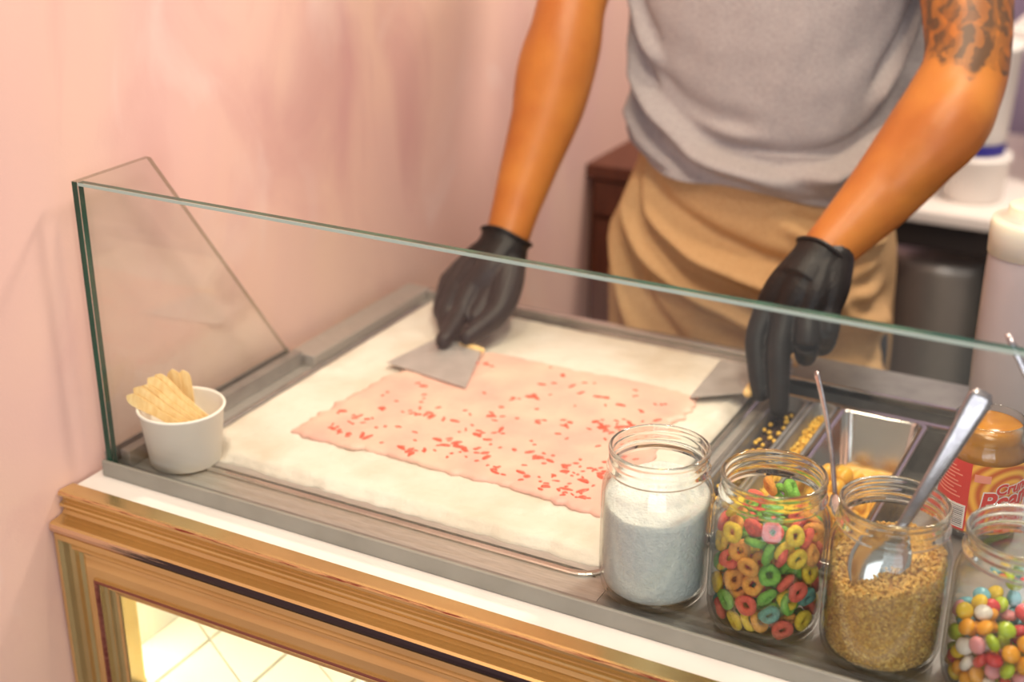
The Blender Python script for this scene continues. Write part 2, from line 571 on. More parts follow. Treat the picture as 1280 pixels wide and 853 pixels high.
# ------------------------------------------------------------------ display counter
XR = 1.30
ctr = empty('display_counter', (0.6, 0.2, FLOOR_Z))
tag(ctr, 'display counter with worn gold picture-frame moulding, white ledge and lit tiled interior', 'counter')
def P(o, parent):
    """parent keeping world placement (parents here only have a location)"""
    o.parent = parent
    o.matrix_parent_inverse = Matrix.Translation(-Vector(parent.location))
    return o
CROWN = [(-0.031, -0.0125), (-0.0465, -0.0116), (-0.0490, -0.0120), (-0.0504, -0.0135), (-0.0504, -0.0158), (-0.0490, -0.0164), (-0.0474, -0.0172), (-0.0458, -0.0195), (-0.0454, -0.0225),
         (-0.0470, -0.0238), (-0.0500, -0.0243), (-0.0507, -0.0260), (-0.0497, -0.0280), (-0.0470, -0.0290), (-0.0463, -0.0322), (-0.0485, -0.0352), (-0.0535, -0.0366), (-0.0580, -0.0370),
         (-0.0625, -0.0370), (-0.0650, -0.0384), (-0.0660, -0.0418), (-0.0650, -0.0460), (-0.0620, -0.0485), (-0.031, -0.0490)]
v, f, mi = [], [], []
n = len(CROWN)
xs = [WX + 0.002] + list(np.linspace(0.05, XR, 26))
for x in xs:
    v += [(x, y, z) for y, z in CROWN]
for i in range(len(xs) - 1):
    for j in range(n):
        k = (j + 1) % n
        f.append((i * n + j, i * n + k, (i + 1) * n + k, (i + 1) * n + j))
        mi.append(1 if j in (19, 20, 21) else (2 if j in (2,) else 0))
f.append(tuple(range(n)))
mi.append(0)
f.append(tuple((len(xs) - 1) * n + j for j in reversed(range(n))))
mi.append(0)
o = mesh_obj('crown_moulding', v, f, None, smooth=False, mats=[M['gold'], M['worn'], M['redline']], midx=mi)
fix_normals(o)
P(o, ctr)
o['label'] = 'gold crown moulding with rubbed black ridge'
INNER = [(0.000, -0.060), (0.001, -0.0635), (0.006, -0.0645), (0.009, -0.0615), (0.0115, -0.0570), (0.0135, -0.0560), (0.0160, -0.0585), (0.0180, -0.0575),
         (0.0195, -0.0540), (0.0225, -0.0515), (0.0260, -0.0525), (0.0290, -0.0560), (0.0310, -0.0578), (0.0400, -0.0582), (0.0412, -0.0610), (0.0440, -0.0614),
         (0.0455, -0.0590), (0.0470, -0.0548), (0.0500, -0.0530), (0.0520, -0.0540), (0.0535, -0.0515), (0.0560, -0.0500), (0.0590, -0.0495), (0.0600, -0.0480), (0.0600, -0.0330)]
ZT, ZB, XL2, XR2 = -0.0475, -0.62, WX + 0.003, XR
def frame_side(name, corner_a, corner_b, inward):
    (ax, az), (bx, bz) = corner_a, corner_b
    vv, ff, mi = [], [], []
    n = len(INNER)
    for t, (cx, cz) in ((0, corner_a), (1, corner_b)):
        for d, y in INNER:
            sx = d if cx < 0.5 * (XL2 + XR2) else -d
            sz = -d if cz > 0.5 * (ZT + ZB) else d
            vv.append((cx + sx, y, cz + sz))
        for d, y in ((0.060, -0.030), (0.0, -0.030)):
            sx = d if cx < 0.5 * (XL2 + XR2) else -d
            sz = -d if cz > 0.5 * (ZT + ZB) else d
            vv.append((cx + sx, y, cz + sz))
    n += 2
    for j in range(n):
        k = (j + 1) % n
        ff.append((j, k, n + k, n + j))
        mi.append(1 if j in (14, 15) else 0)
    o = mesh_obj(name, vv, ff, None, smooth=False, mats=[M['gold'], M['redbead']], midx=mi)
    fix_normals(o)
    return P(o, ctr)
frame_side('frame_rail', (XL2, ZT), (XR2, ZT), 0)
frame_side('frame_rail', (XL2, ZB), (XR2, ZB), 0)
frame_side('frame_stile', (XL2, ZT), (XL2, ZB), 0)
frame_side('frame_stile', (XR2, ZT), (XR2, ZB), 0)
P(box('ledge_board', WX + 0.003, XR, -0.0335, 0.0112, -0.030, -0.0150, M['board'], bevel=0.001), ctr)
P(box('plinth', WX + 0.005, XR, -0.03, 0.52, FLOOR_Z, -0.62, M['board']), ctr)
P(box('side_panel', WX + 0.002, WX + 0.012, -0.03, 0.53, -0.62, -0.030, M['tile']), ctr)
P(box('side_panel', XR - 0.012, XR, -0.03, 0.53, -0.62, -0.030, M['tile']), ctr)
P(box('back_panel', WX + 0.012, XR - 0.012, 0.515, 0.53, -0.62, -0.030, M['tile']), ctr)
P(box('window_pane', 0.02, XR - 0.04, -0.036, -0.032, -0.58, -0.08, M['pane']), ctr)
P(box('interior_shelf', WX + 0.012, XR - 0.012, -0.028, 0.515, -0.255, -0.226, M['grout_light']), ctr)
# slanted parallelogram tiles on the lit shelf
TDX, TDY, V0 = 0.084, 0.0885, (0.053, 0.0585)
def clip_poly(poly, x0, x1, y0, y1):
    for ax_, lim, sgn in ((0, x0, 1), (0, x1, -1), (1, y0, 1), (1, y1, -1)):
        out = []
        for q in range(len(poly)):
            a, b = poly[q], poly[(q + 1) % len(poly)]
            ia, ib = sgn * (a[ax_] - lim) >= 0, sgn * (b[ax_] - lim) >= 0
            if ia: out.append(a)
            if ia != ib:
                t = (lim - a[ax_]) / (b[ax_] - a[ax_])
                out.append((a[0] + t * (b[0] - a[0]), a[1] + t * (b[1] - a[1])))
        poly = out
        if len(poly) < 3: return []
    return poly
sl_ = -math.tan(PI / 6)
for c in range(-2, 16):
    for r in range(-3, 17):
        xa, xb = V0[0] + c * TDX + 0.0019, V0[0] + (c + 1) * TDX - 0.0019
        ya = lambda x: V0[1] + sl_ * (x - V0[0]) + r * TDY
        poly = clip_poly([(xa, ya(xa) + 0.0010), (xb, ya(xb) + 0.0010), (xb, ya(xb) + TDY - 0.0010), (xa, ya(xa) + TDY - 0.0010)], WX + 0.013, XR - 0.013, -0.027, 0.513)
        if not poly: continue
        k = len(poly)
        vv = [(a, b, -0.226) for a, b in poly] + [(a, b, -0.220) for a, b in poly]
        ff = [tuple(range(k)), tuple(range(k, 2 * k))] + [(q, (q + 1) % k, k + (q + 1) % k, k + q) for q in range(k)]
        P(fix_normals(mesh_obj('tile', vv, ff, M['tile'], smooth=False)), ctr)
P(box('led_strip', WX + 0.0125, WX + 0.018, -0.024, -0.014, -0.60, -0.060, M['led']), ctr)
P(box('led_strip', 0.02, XR - 0.04, -0.024, -0.014, -0.046, -0.040, M['led']), ctr)

# ------------------------------------------------------------------ glass guard
gg = empty('glass_guard', (0.6, 0.0, -0.015))
tag(gg, 'clear glass sneeze guard with green edges standing on the counter ledge', 'glass guard')
def pane(name, poly, axis, a0, a1):
    """polygon in the pane plane extruded a0..a1 along axis; rim faces get the green edge material"""
    n = len(poly)
    if axis == 'y':
        vv = [(p, a0, q) for p, q in poly] + [(p, a1, q) for p, q in poly]
    else:
        vv = [(a0, p, q) for p, q in poly] + [(a1, p, q) for p, q in poly]
    ff = [tuple(range(n)), tuple(range(n, 2 * n))] + [(k, (k + 1) % n, n + (k + 1) % n, n + k) for k in range(n)]
    o = mesh_obj(name, vv, ff, None, smooth=False, mats=[M['pane'], M['pane_edge']], midx=[0, 0] + [1] * n)
    o = P(fix_normals(o), gg)
    if axis == 'x':            # only the leading edge shows its full green depth
        o.data.materials.append(M['side_edge'])
        for p in o.data.polygons:
            if p.material_index == 1 and p.center.y > 0.02: p.material_index = 2
    return o
pane('front_pane', [(0.0095, -0.015), (XR - 0.02, -0.015), (XR - 0.02, 0.273), (0.0095, 0.273)], 'y', 0.0, 0.006)
pane('side_pane', [(0.0, -0.008), (0.276, -0.008), (0.276, 0.010), (0.093, 0.273), (0.0, 0.273)], 'x', 0.0020, 0.0085)
P(box('top_edge_highlight', 0.0095, XR - 0.02, -0.0006, 0.0, 0.2700, 0.2726, M['edge_highlight']), gg)  # thin pale strip painting the highlight line along the pane's top edge
P(box('base_rail', -0.002, XR - 0.01, -0.0038, 0.0, -0.0150, 0.0015, M['rail'], bevel=0.0016, seg=3), gg)
P(box('base_rail_inner', 0.012, XR - 0.01, 0.0062, 0.0110, -0.0150, -0.0048, M['steel_dull'], bevel=0.0006), gg)
P(box('side_channel', 0.0090, 0.0205, 0.011, 0.285, -0.0080, 0.0090, M['steel_dull'], bevel=0.0015), gg)
P(box('side_channel_lip', 0.0, 0.0018, 0.0, 0.285, -0.0080, 0.0090, M['steel_dull']), gg)

# ------------------------------------------------------------------ cold plate and steel deck
cp = empty('cold_plate', (0.27, 0.28, -0.02))
tag(cp, 'square steel freezing plate covered in white frost, set in a raised steel rim', 'cold plate')
def ring_deck(name, outer, inner, z0, z1, material, parent):
    (X0, X1, Y0, Y1), (x0, x1, y0, y1) = outer, inner
    parts = [box_data(X0, X1, Y0, y0, z0, z1), box_data(X0, X1, y1, Y1, z0, z1), box_data(X0, x0, y0, y1, z0, z1), box_data(x1, X1, y0, y1, z0, z1)]
    o = mesh_obj(name, *join(*parts), material, smooth=False)
    return P(o, parent)
ring_deck('surround', (0.0, 0.503, 0.0115, 0.535), (0.044, 0.488, 0.046, 0.512), -0.019, -0.008, M['steel'], cp)
# raised rounded rim following the plate opening
def rim_loop(name, x0, x1, y0, y1, rc, w, h, z, material, parent):
    path = []
    for cx, cy, a0 in ((x1 - rc, y1 - rc, 0), (x0 + rc, y1 - rc, 90), (x0 + rc, y0 + rc, 180), (x1 - rc, y0 + rc, 270)):
        for a in range(0, 91, 15):
            t = math.radians(a0 + a)
            path.append((cx + rc * math.cos(t), cy + rc * math.sin(t), math.cos(t), math.sin(t)))
    prof = [(0, 0), (0.0, h * 0.7), (w * 0.2, h), (w * 0.8, h), (w, h * 0.7), (w, 0)]
    rings = [[(px + nx_ * d, py + ny_ * d, z + q) for d, q in prof] for px, py, nx_, ny_ in path]
    n = len(prof); k = len(rings)
    vv = [p for r in rings for p in r]
    ff = [(i * n + j, i * n + j + 1, ((i + 1) % k) * n + j + 1, ((i + 1) % k) * n + j) for i in range(k) for j in range(n - 1)]
    return P(fix_normals(mesh_obj(name, vv, ff, material, smooth=False)), parent)
rim_loop('plate_rim', 0.043, 0.489, 0.047, 0.513, 0.022, 0.007, 0.0025, -0.008, M['rim'], cp)
P(box('raised_border', 0.001, 0.0345, 0.2865, 0.533, -0.008, 0.0045, M['steel'], bevel=0.002), cp)
P(box('raised_border', 0.0350, 0.500, 0.5215, 0.533, -0.008, 0.0045, M['rim'], bevel=0.002), cp)
P(box('plate', 0.046, 0.486, 0.050, 0.510, -0.019, -0.006, M['steel']), cp)
CU = (0.0555, 0.0490)      # where the paper cup stands, its base on the rim and bare plate
# frost: uneven grid
def grid_sheet(name, nx, ny, fn, material, zbase, parent=None, loc=None):
    """fn(u,v)->(x,y,h) top surface; closed underneath at zbase"""
    vv, ff = [], []
    for j in range(ny + 1):
        for i in range(nx + 1):
            vv.append(fn(i / nx, j / ny))
    W = nx + 1
    for j in range(ny):
        for i in range(nx):
            a = j * W + i
            ff.append((a, a + 1, a + W + 1, a + W))
    border = [i for i in range(W)] + [j * W + nx for j in range(1, ny + 1)] + [ny * W + i for i in range(nx - 1, -1, -1)] + [j * W for j in range(ny - 1, 0, -1)]
    b0 = len(vv)
    for i in border:
        vv.append((vv[i][0], vv[i][1], zbase))
    k = len(border)
    for q in range(k):
        ff.append((border[q], b0 + q, b0 + (q + 1) % k, border[(q + 1) % k]))
    ff.append(tuple(b0 + q for q in reversed(range(k))))
    o = mesh_obj(name, vv, ff, material, loc=loc)
    return P(o, parent) if parent else o
def frost_fn(u, v):
    x = 0.0465 + 0.439 * u
    y = 0.0505 + 0.459 * v
    wob = 0.010 * nz(x, y, 0, 22) + 0.004 * nz(x, y, 3, 70)
    yy = y
    if v < 0.12:
        yy = y + (1 - v / 0.12) * (0.006 + abs(wob))
    h = 0.0012 + 0.0012 * nz(x, y, 1, 30) + 0.0009 * nz(x, y, 2, 90)
    e = min(u, 1 - u, v, 1 - v)
    if e < 0.10:
        h += 0.0012 * (1 - e / 0.10) * (1 + nz(x, y, 5, 60))
    h = max(h, 0.0002)
    k = min(1.0, e / 0.03); k = k * k * (3 - 2 * k)              # frost thins out towards the rim
    q = min(1.0, max(0.0, (math.hypot(x - CU[0], yy - CU[1]) - 0.0350) / 0.006)); q = q * q * (3 - 2 * q)
    return (x, yy, -0.0058 + (h + 0.0058) * k * q)
P(grid_sheet('frost_layer', 110, 110, frost_fn, M['frost'], -0.006), cp)

deck = empty('steel_deck', (0.75, 0.3, -0.02))
tag(deck, 'grey steel counter deck beside the cold plate with a sunken topping well', 'deck')
ring_deck('deck_plate', (0.5035, XR - 0.02, 0.0115, 0.575), (0.507, 0.695, 0.135, 0.492), -0.02, -0.008, M['steel_dull'], deck)
# sunken well
wx0, wx1, wy0, wy1, wz = 0.507, 0.695, 0.135, 0.492, -0.0787
P(mesh_obj('topping_well', *join(box_data(wx0, wx1, wy0, wy1, wz - 0.002, wz), box_data(wx0, wx0 + 0.002, wy0, wy1, wz, -0.004), box_data(wx1 - 0.002, wx1, wy0, wy1, wz, -0.004),
    box_data(wx0, wx1, wy0, wy0 + 0.002, wz, -0.004), box_data(wx0, wx1, wy1 - 0.002, wy1, wz, -0.004)), M['steel_dull'], smooth=False), deck)
P(box('well_edge', 0.505, 0.697, 0.4885, 0.4945, -0.008, 0.0005, M['steel_shiny'], bevel=0.001), deck)
P(box('well_edge', 0.693, 0.697, 0.135, 0.4885, -0.008, -0.003, M['steel_shiny'], bevel=0.0008), deck)
P(box('support_bar', 0.509, 0.693, 0.455, 0.463, -0.012, -0.006, M['steel_shiny'], bevel=0.001), deck)

def steel_pan(name, x0, x1, y0, y1, ztop, depth, label, flange=0.006, taper=0.006):
    r = empty(name, ((x0 + x1) / 2, (y0 + y1) / 2, ztop - depth))
    tag(r, label, 'pan', 'steel topping pans')
    def rr(x0, x1, y0, y1, z, rc=0.010, n=6):
        out = []
        for cx, cy, a0 in ((x1 - rc, y1 - rc, 0), (x0 + rc, y1 - rc, 90), (x0 + rc, y0 + rc, 180), (x1 - rc, y0 + rc, 270)):
            for k in range(n + 1):
                t = math.radians(a0 + 90 * k / n)
                out.append((cx + rc * math.cos(t), cy + rc * math.sin(t), z))
        return out
    fl, tp, th = flange, taper, 0.0012
    rings = [rr(x0, x1, y0, y1, ztop - 0.0025), rr(x0, x1, y0, y1, ztop - 0.0006), rr(x0 + 0.0012, x1 - 0.0012, y0 + 0.0012, y1 - 0.0012, ztop),
             rr(x0 + fl, x1 - fl, y0 + fl, y1 - fl, ztop), rr(x0 + fl + 0.001, x1 - fl - 0.001, y0 + fl + 0.001, y1 - fl - 0.001, ztop - 0.002),
             rr(x0 + fl + tp, x1 - fl - tp, y0 + fl + tp, y1 - fl - tp, ztop - depth + th + 0.003), rr(x0 + fl + tp + 0.003, x1 - fl - tp - 0.003, y0 + fl + tp + 0.003, y1 - fl - tp - 0.003, ztop - depth + th),
             ]
    inner = loft_data(rings, cap=False)
    n = len(rings[0])
    vv, ff = inner
    ff = list(ff) + [tuple((len(rings) - 1) * n + j for j in range(n))]
    o = mesh_obj('bowl', vv, ff, M['steel_shiny'] if flange > 0.004 else M['steel_dull'])
    sm = o.modifiers.new('s', 'SOLIDIFY'); sm.thickness = 0.0010; sm.offset = 0
    P(o, r)
    return r
steel_pan('steel_pan', 0.5755, 0.6660, 0.150, 0.4540, -0.004, 0.075, 'deep steel pan holding yellow mango pieces and a spoon')
steel_pan('narrow_steel_tray', 0.5095, 0.5450, 0.150, 0.4540, -0.004, 0.022, 'narrow steel tray of dark crumbs and yellow bits beside the cold plate', 0.003, 0.002)
steel_pan('narrow_steel_tray', 0.5465, 0.5740, 0.150, 0.4540, -0.004, 0.022, 'narrow steel trough of yellow crumbs between tray and deep pan', 0.003, 0.002)

# ------------------------------------------------------------------ ice cream sheet with strawberry pieces
ICE = [(0.122, 0.128), (0.470, 0.126), (0.440, 0.396), (0.176, 0.388)]
def ice_xy(u, v):
    a, b, c, d = ICE
    x = (a[0] * (1 - u) + b[0] * u) * (1 - v) + (d[0] * (1 - u) + c[0] * u) * v
    y = (a[1] * (1 - u) + b[1] * u) * (1 - v) + (d[1] * (1 - u) + c[1] * u) * v
    return x, y
def ice_fn(u, v):
    x, y = ice_xy(u, v)
    eu = min(u, 1 - u); ev = min(v, 1 - v)
    x += (0.016 * nz(0, y, 1, 12) + 0.006 * nz(0, y, 2, 45) + 0.004 * nz(0, y, 2, 110)) * (1 - min(eu * 2, 1))
    y += (0.010 * nz(x, 0, 4, 10) + 0.004 * nz(x, 0, 5, 50) + 0.003 * nz(x, 0, 5, 120)) * (1 - min(ev * 2, 1))
    x -= 0.018 * math.sin(PI * v) * (1 - u) ** 3
    h = 0.0058 + 0.0007 * nz(x, y, 0, 60) + 0.0006 * math.sin(90 * (x + 0.25 * y)) * (0.5 + nz(x, y, 7, 12)) * 0.6
    e = min(eu, ev)
    h -= 0.0028 * max(0, 1 - e / 0.03) ** 2
    return (x, y, h)
ice = grid_sheet('ice_cream_sheet', 120, 100, ice_fn, M['ice'], 0.0012, loc=(0.3, 0.26, 0.002))
tag(ice, 'thin sheet of pink strawberry ice cream spread on the frosted plate', 'ice cream')
bm = bmesh.new()
bmesh.ops.create_icosphere(bm, subdivisions=1, radius=1)
berry_meshes = []
for k in range(6):
    b2 = bm.copy()
    for vtx in b2.verts:
        vtx.co *= 1 + 0.45 * nz(vtx.co.x + 3 * k, vtx.co.y, vtx.co.z, 1.3)
    me = bpy.data.meshes.new('strawberry_piece')
    b2.to_mesh(me); b2.free()
    me.materials.append(M['berry'])
    for p in me.polygons: p.use_smooth = True
    berry_meshes.append(me)
bm.free()
nb = 0
clusters = [(rng.uniform(0.06, 0.96), rng.uniform(0.05, 0.95)) for _ in range(42)] + [(0.9, 0.7), (0.88, 0.82), (0.92, 0.6), (0.7, 0.08), (0.8, 0.06), (0.04, 0.1), (0.5, 0.1)]
while nb < 290:
    if rng.random() < 0.66:
        cu, cv = clusters[rng.integers(len(clusters))]
        u, v = cu + rng.normal(0, 0.035), cv + rng.normal(0, 0.018)
    else:
        u, v = rng.uniform(0.03, 0.97), rng.uniform(0.03, 0.97)
    if not (0.02 < u < 0.98 and 0.02 < v < 0.98): continue
    if u < 0.42 and v > 0.45 and rng.random() < 0.8: continue
    x, y, h = ice_fn(u, v)
    o = bpy.data.objects.new('strawberry_piece', berry_meshes[nb % 6])
    COL.objects.link(o)
    big = 1.0 if rng.random() < 0.75 else 1.8
    o.scale = (rng.uniform(0.0018, 0.0042) * big, rng.uniform(0.0011, 0.0019) * big, rng.uniform(0.0006, 0.0010) * (0.6 + 0.4 * big))
    o.rotation_euler = (0, 0, rng.normal(0.35, 0.7))
    o.location = (x, y, h + 0.0002)
    P(o, ice)
    nb += 1

# ------------------------------------------------------------------ jars
def jar_profile():
    o = [(0.0, 0.0015), (0.026, 0.0015), (0.030, 0.0), (0.0345, 0.0004), (0.0385, 0.0040), (0.0412, 0.0100), (0.0425, 0.018), (0.0424, 0.050), (0.0420, 0.084), (0.0412, 0.0900),
         (0.0392, 0.0950), (0.0372, 0.0985), (0.0366, 0.1010), (0.0372, 0.1022), (0.0384, 0.1032), (0.0388, 0.1045), (0.0380, 0.1060), (0.0366, 0.1075), (0.0364, 0.1090),
         (0.0372, 0.1108), (0.0374, 0.1120), (0.0366, 0.1135), (0.0364, 0.1150), (0.0372, 0.1165), (0.0378, 0.1180), (0.0374, 0.1196), (0.0362, 0.1203), (0.0350, 0.1196), (0.0344, 0.1180)]
    i = [(0.0343, 0.105), (0.0346, 0.100), (0.0366, 0.0955), (0.0386, 0.0905), (0.0398, 0.084), (0.0402, 0.050), (0.0402, 0.018), (0.0385, 0.0105), (0.034, 0.0066), (0.020, 0.0055), (0.0, 0.0055)]
    return o + i
JY = 0.0520
JS, JH = 1.047, 1.083
JARS = [(0.5365, JY), (0.6283, JY), (0.7178, JY), (0.8073, JY), (0.8968, JY)]
JL = ['open glass jar filled with fine white powder', 'open glass jar filled with coloured cereal rings', 'open glass jar of chopped nuts with a steel spoon inside',
      'open glass jar half full of colourful sugar-coated candies', 'open empty glass jar with a slim spoon, beside the candy jar']
jm = None
for (jx, jy), lab in zip(JARS, JL):
    if jm is None:
        vv, ff = lathe_data(jar_profile(), 64)
        j = mesh_obj('glass_jar', vv, ff, None, mats=[M['jarglass'], M['rimglass']])
        fix_normals(j)
        for p in j.data.polygons:
            p.material_index = 1 if p.center.z > 0.0998 else 0
        jm = j.data
    else:
        j = bpy.data.objects.new('glass_jar', jm)
        COL.objects.link(j)
    j.location = (jx, jy, -0.0078)
    j.scale = (JS, JS, JH)
    tag(j, lab, 'jar', 'open glass jars lined up along the glass guard')
JZ = -0.0078
RI = 0.0396
def heap(name, jx, jy, zf, label, cat, material, kind=None, nr=26, na=64, rough_amp=0.0006, seed=0):
    """solid filling of a jar with an uneven top zf(x,y)"""
    prof = [(0.0, 0.0062), (0.020, 0.0062), (0.0336, 0.0074), (0.0380, 0.0112), (RI, 0.018)]
    vv, ff = [(0, 0, 0.0062)], []
    rings = []
    for r, z in prof[1:]:
        rings.append([(r * math.cos(2 * PI * k / na), r * math.sin(2 * PI * k / na), z) for k in range(na)])
    for t in np.linspace(0.15, 1.0, 10):
        ring = []
        for k in range(na):
            a = 2 * PI * k / na
            x, y = RI * math.cos(a), RI * math.sin(a)
            zt = zf(x, y)
            ring.append((x, y, 0.018 + (zt - 0.018) * t))
        rings.append(ring)
    for q in range(nr - 1, 0, -1):
        r = RI * q / nr
        ring = []
        for k in range(na):
            a = 2 * PI * k / na
            x, y = r * math.cos(a), r * math.sin(a)
            ring.append((x, y, zf(x, y) + rough_amp * nz(x, y, seed, 300) + rough_amp * 2 * nz(x, y, seed + 4, 90)))
        rings.append(ring)
    for ring in rings: vv += ring
    for k in range(na):
        ff.append((0, 1 + (k + 1) % na, 1 + k))
    for i in range(len(rings) - 1):
        for k in range(na):
            a = 1 + i * na
            ff.append((a + k, a + (k + 1) % na, a + na + (k + 1) % na, a + na + k))
    last = 1 + (len(rings) - 1) * na
    vv.append((0, 0, zf(0, 0)))
    for k in range(na):
        ff.append((last + k, last + (k + 1) % na, len(vv) - 1))
    o = mesh_obj(name, vv, ff, material)
    fix_normals(o)
    o.location = (jx, jy, JZ)
    o.scale = (JS, JS, JH)
    if label: tag(o, label, cat, kind=kind)
    return o
heap('white_powder', *JARS[0], lambda x, y: min(0.0755 + 0.20 * (y + 0.034) + 0.004 * nz(x, y, 1, 45) + 0.006 * math.exp(-((x + 0.004) ** 2 + (y - 0.012) ** 2) / 0.0005), 0.083 + 1.1 * (RI - math.hypot(x, y))),
     'fine white powder heaped inside the glass jar', 'powder', M['sugar'], 'stuff')

def jar_wall(z):
    """clear inner radius of a jar at height z above its foot"""
    return np.interp(z, [0.0, 0.0072, 0.0114, 0.0195, 0.054, 0.091, 0.098, 0.1034, 0.1083, 0.14], [0.0352, 0.0352, 0.0399, 0.0416, 0.0416, 0.0411, 0.0399, 0.0378, 0.0357, 0.0354])

def untangle(pos, nrm, ring, R, r, seed, passes=150):
    """nudge and turn pieces until they touch but no longer pass through each other or the glass.
    ring=True: tori of mean radius R and tube r; else flat buttons of half-width R and half-height r"""
    q = np.random.default_rng(seed)
    n = len(pos)
    ca = np.linspace(0, 2 * PI, 14, endpoint=False)
    cs, sn = np.cos(ca)[:, None], np.sin(ca)[:, None]
    reach = 2 * (R + r) if ring else 2 * R
    def basis(v):
        t = np.array([1.0, 0, 0]) if abs(v[0]) < 0.8 else np.array([0, 1.0, 0])
        u = np.cross(v, t); u /= np.linalg.norm(u)
        return u, np.cross(v, u)
    def cost(i, p, v):
        u, w = basis(v)
        c = p + R * (cs * u + sn * w)
        if ring:
            z_ex, r_ex = r, r
        else:
            c = np.vstack([p + 0.86 * R * (cs * u + sn * w), p + 0.5 * (c - p) + 0.86 * r * v, p + 0.5 * (c - p) - 0.86 * r * v])
            z_ex = r_ex = 0.14 * R
        rad = np.hypot(c[:, 0], c[:, 1]) + r_ex
        e = 2.0 * np.clip(rad - jar_wall(c[:, 2]), 0, None).max() + 2.0 * max(0.0, 0.0068 + z_ex - c[:, 2].min())
        d = pos - p
        L = np.sqrt((d * d).sum(1)); L[i] = 9
        m = np.nonzero(L < reach)[0]
        if len(m):
            if ring:
                vv = c[:, None] - pos[m][None]
                h = (vv * nrm[m][None]).sum(2)
                rho = np.sqrt(np.maximum((vv * vv).sum(2) - h * h, 0))
                dist = np.sqrt((rho - R) ** 2 + h * h).min(0)
                e += np.clip(2.04 * r - dist, 0, None).sum()
            else:
                dd = d[m] / L[m][:, None]
                s1 = (dd @ v) ** 2; s2 = (dd * nrm[m]).sum(1) ** 2
                sup = np.sqrt(R * R * (1 - s1) + r * r * s1) + np.sqrt(R * R * (1 - s2) + r * r * s2)
                e += np.clip(0.985 * sup - L[m], 0, None).sum()
        return e
    for k in range(passes):
        bad = 0
        sg = 0.0022 * (1 - 0.7 * k / passes)
        for i in q.permutation(n):
            e0 = cost(i, pos[i], nrm[i])
            if e0 < 2e-5: continue
            bad += 1
            for _ in range(6):
                p = pos[i] + q.normal(0, sg, 3)
                v = nrm[i] + q.normal(0, 0.28, 3); v /= np.linalg.norm(v)
                e1 = cost(i, p, v)
                if e1 < e0:
                    pos[i], nrm[i], e0 = p, v, e1
        if not bad: break
    return pos, nrm

# relaxed packing of round things in a jar
def pack(n, rad, ztop, iters=160, seed=3, r_in=RI):
    g = np.random.default_rng(seed)
    a = g.uniform(0, 2 * PI, n); r = (r_in - rad) * np.sqrt(g.uniform(0, 1, n))
    p = np.stack([r * np.cos(a), r * np.sin(a), g.uniform(0.008 + rad, ztop, n)], 1)
    for it in range(iters):
        d = p[:, None] - p[None]
        L = np.linalg.norm(d, axis=2) + 1e-9
        np.fill_diagonal(L, 1)
        ov = np.clip(2 * rad - L, 0, None); np.fill_diagonal(ov, 0)
        p += (d / L[..., None] * ov[..., None]).sum(1) * 0.35
        p[:, 2] -= 0.00015
        rr = np.hypot(p[:, 0], p[:, 1]); lim = r_in - rad
        f = np.where(rr > lim, lim / np.maximum(rr, 1e-9), 1.0)
        p[:, :2] *= f[:, None]
        low = 0.0085 + np.clip((np.hypot(p[:, 0], p[:, 1]) - 0.028) / 0.01, 0, 1) * 0.004 + rad * 0.8
        p[:, 2] = np.maximum(p[:, 2], low)
    return p

def frame_from_normal(nrm, roll):
    q = Vector((0, 0, 1)).rotation_difference(Vector(nrm))
    return (q.to_matrix() @ Matrix.Rotation(roll, 3, 'Z')).to_euler()

CER = [('green', S(120, 178, 58)), ('yellow', S(238, 196, 40)), ('orange', S(238, 158, 62)), ('red', S(226, 92, 72)), ('teal', S(92, 152, 140))]
cer_mesh = {}
for cname, c in CER:
    ms = []
    for vnt in range(2):
        RM, rm = 0.0055, 0.0031
        vv, ff = [], []
        nu, nv = 16, 8
        for i in range(nu):
            a = 2 * PI * i / nu
            w = 1 + 0.10 * math.sin(2 * a + vnt * 1.3) + 0.05 * math.sin(3 * a + vnt)
            for k in range(nv):
                b = 2 * PI * k / nv
                rr = rm * (1 + 0.10 * math.sin(3 * a + 2 * vnt))
                vv.append(((RM * w + rr * math.cos(b)) * math.cos(a), (RM / w ** 0.5 + rr * math.cos(b)) * math.sin(a), rr * math.sin(b) * 0.95))
        for i in range(nu):
            for k in range(nv):
                ff.append((i * nv + k, ((i + 1) % nu) * nv + k, ((i + 1) % nu) * nv + (k + 1) % nv, i * nv + (k + 1) % nv))
        me = bpy.data.meshes.new('cereal_ring')
        me.from_pydata(vv, [], ff)
        for p in me.polygons: p.use_smooth = True
        ms.append(me)
    c2 = tuple(min(1, q * 1.25 + 0.02) for q in c[:3]) + (1,)
    mm = mat('cereal_' + cname, c, c2, 500, rough=0.75, bump=0.7, bump_scale=700)
    for me in ms: me.materials.append(mm)
    cer_mesh[cname] = ms
pts = pack(205, 0.0068, 0.098, seed=5)
rp, rn = [], []
g = np.random.default_rng(21)
for x, y, z in pts:
    rr = math.hypot(x, y)
    if rr < RI - 0.020 and z < 0.080: continue
    a = math.atan2(y, x)
    nrm = Vector((math.cos(a) + g.normal(0, 0.55), math.sin(a) + g.normal(0, 0.55), g.normal(0.1, 0.5))).normalized()
    if z > 0.086:
        nrm = Vector((g.normal(0, 0.6), g.normal(0, 0.6), 1)).normalized()
    rad = Vector((math.cos(a), math.sin(a), 0))
    ext = 0.0060 * math.sqrt(max(0, 1 - nrm.dot(rad) ** 2)) + 0.0035
    lim = RI - ext - 0.0006
    if z > 0.084: lim -= min(0.010, (z - 0.084) * 0.9)
    if z > 0.100: continue
    if rr > lim or (rr > RI - 0.014 and rr < lim):
        x, y = x * lim / rr, y * lim / rr
    rp.append((JS * x, JS * y, JH * max(z, 0.015))); rn.append(tuple(nrm))
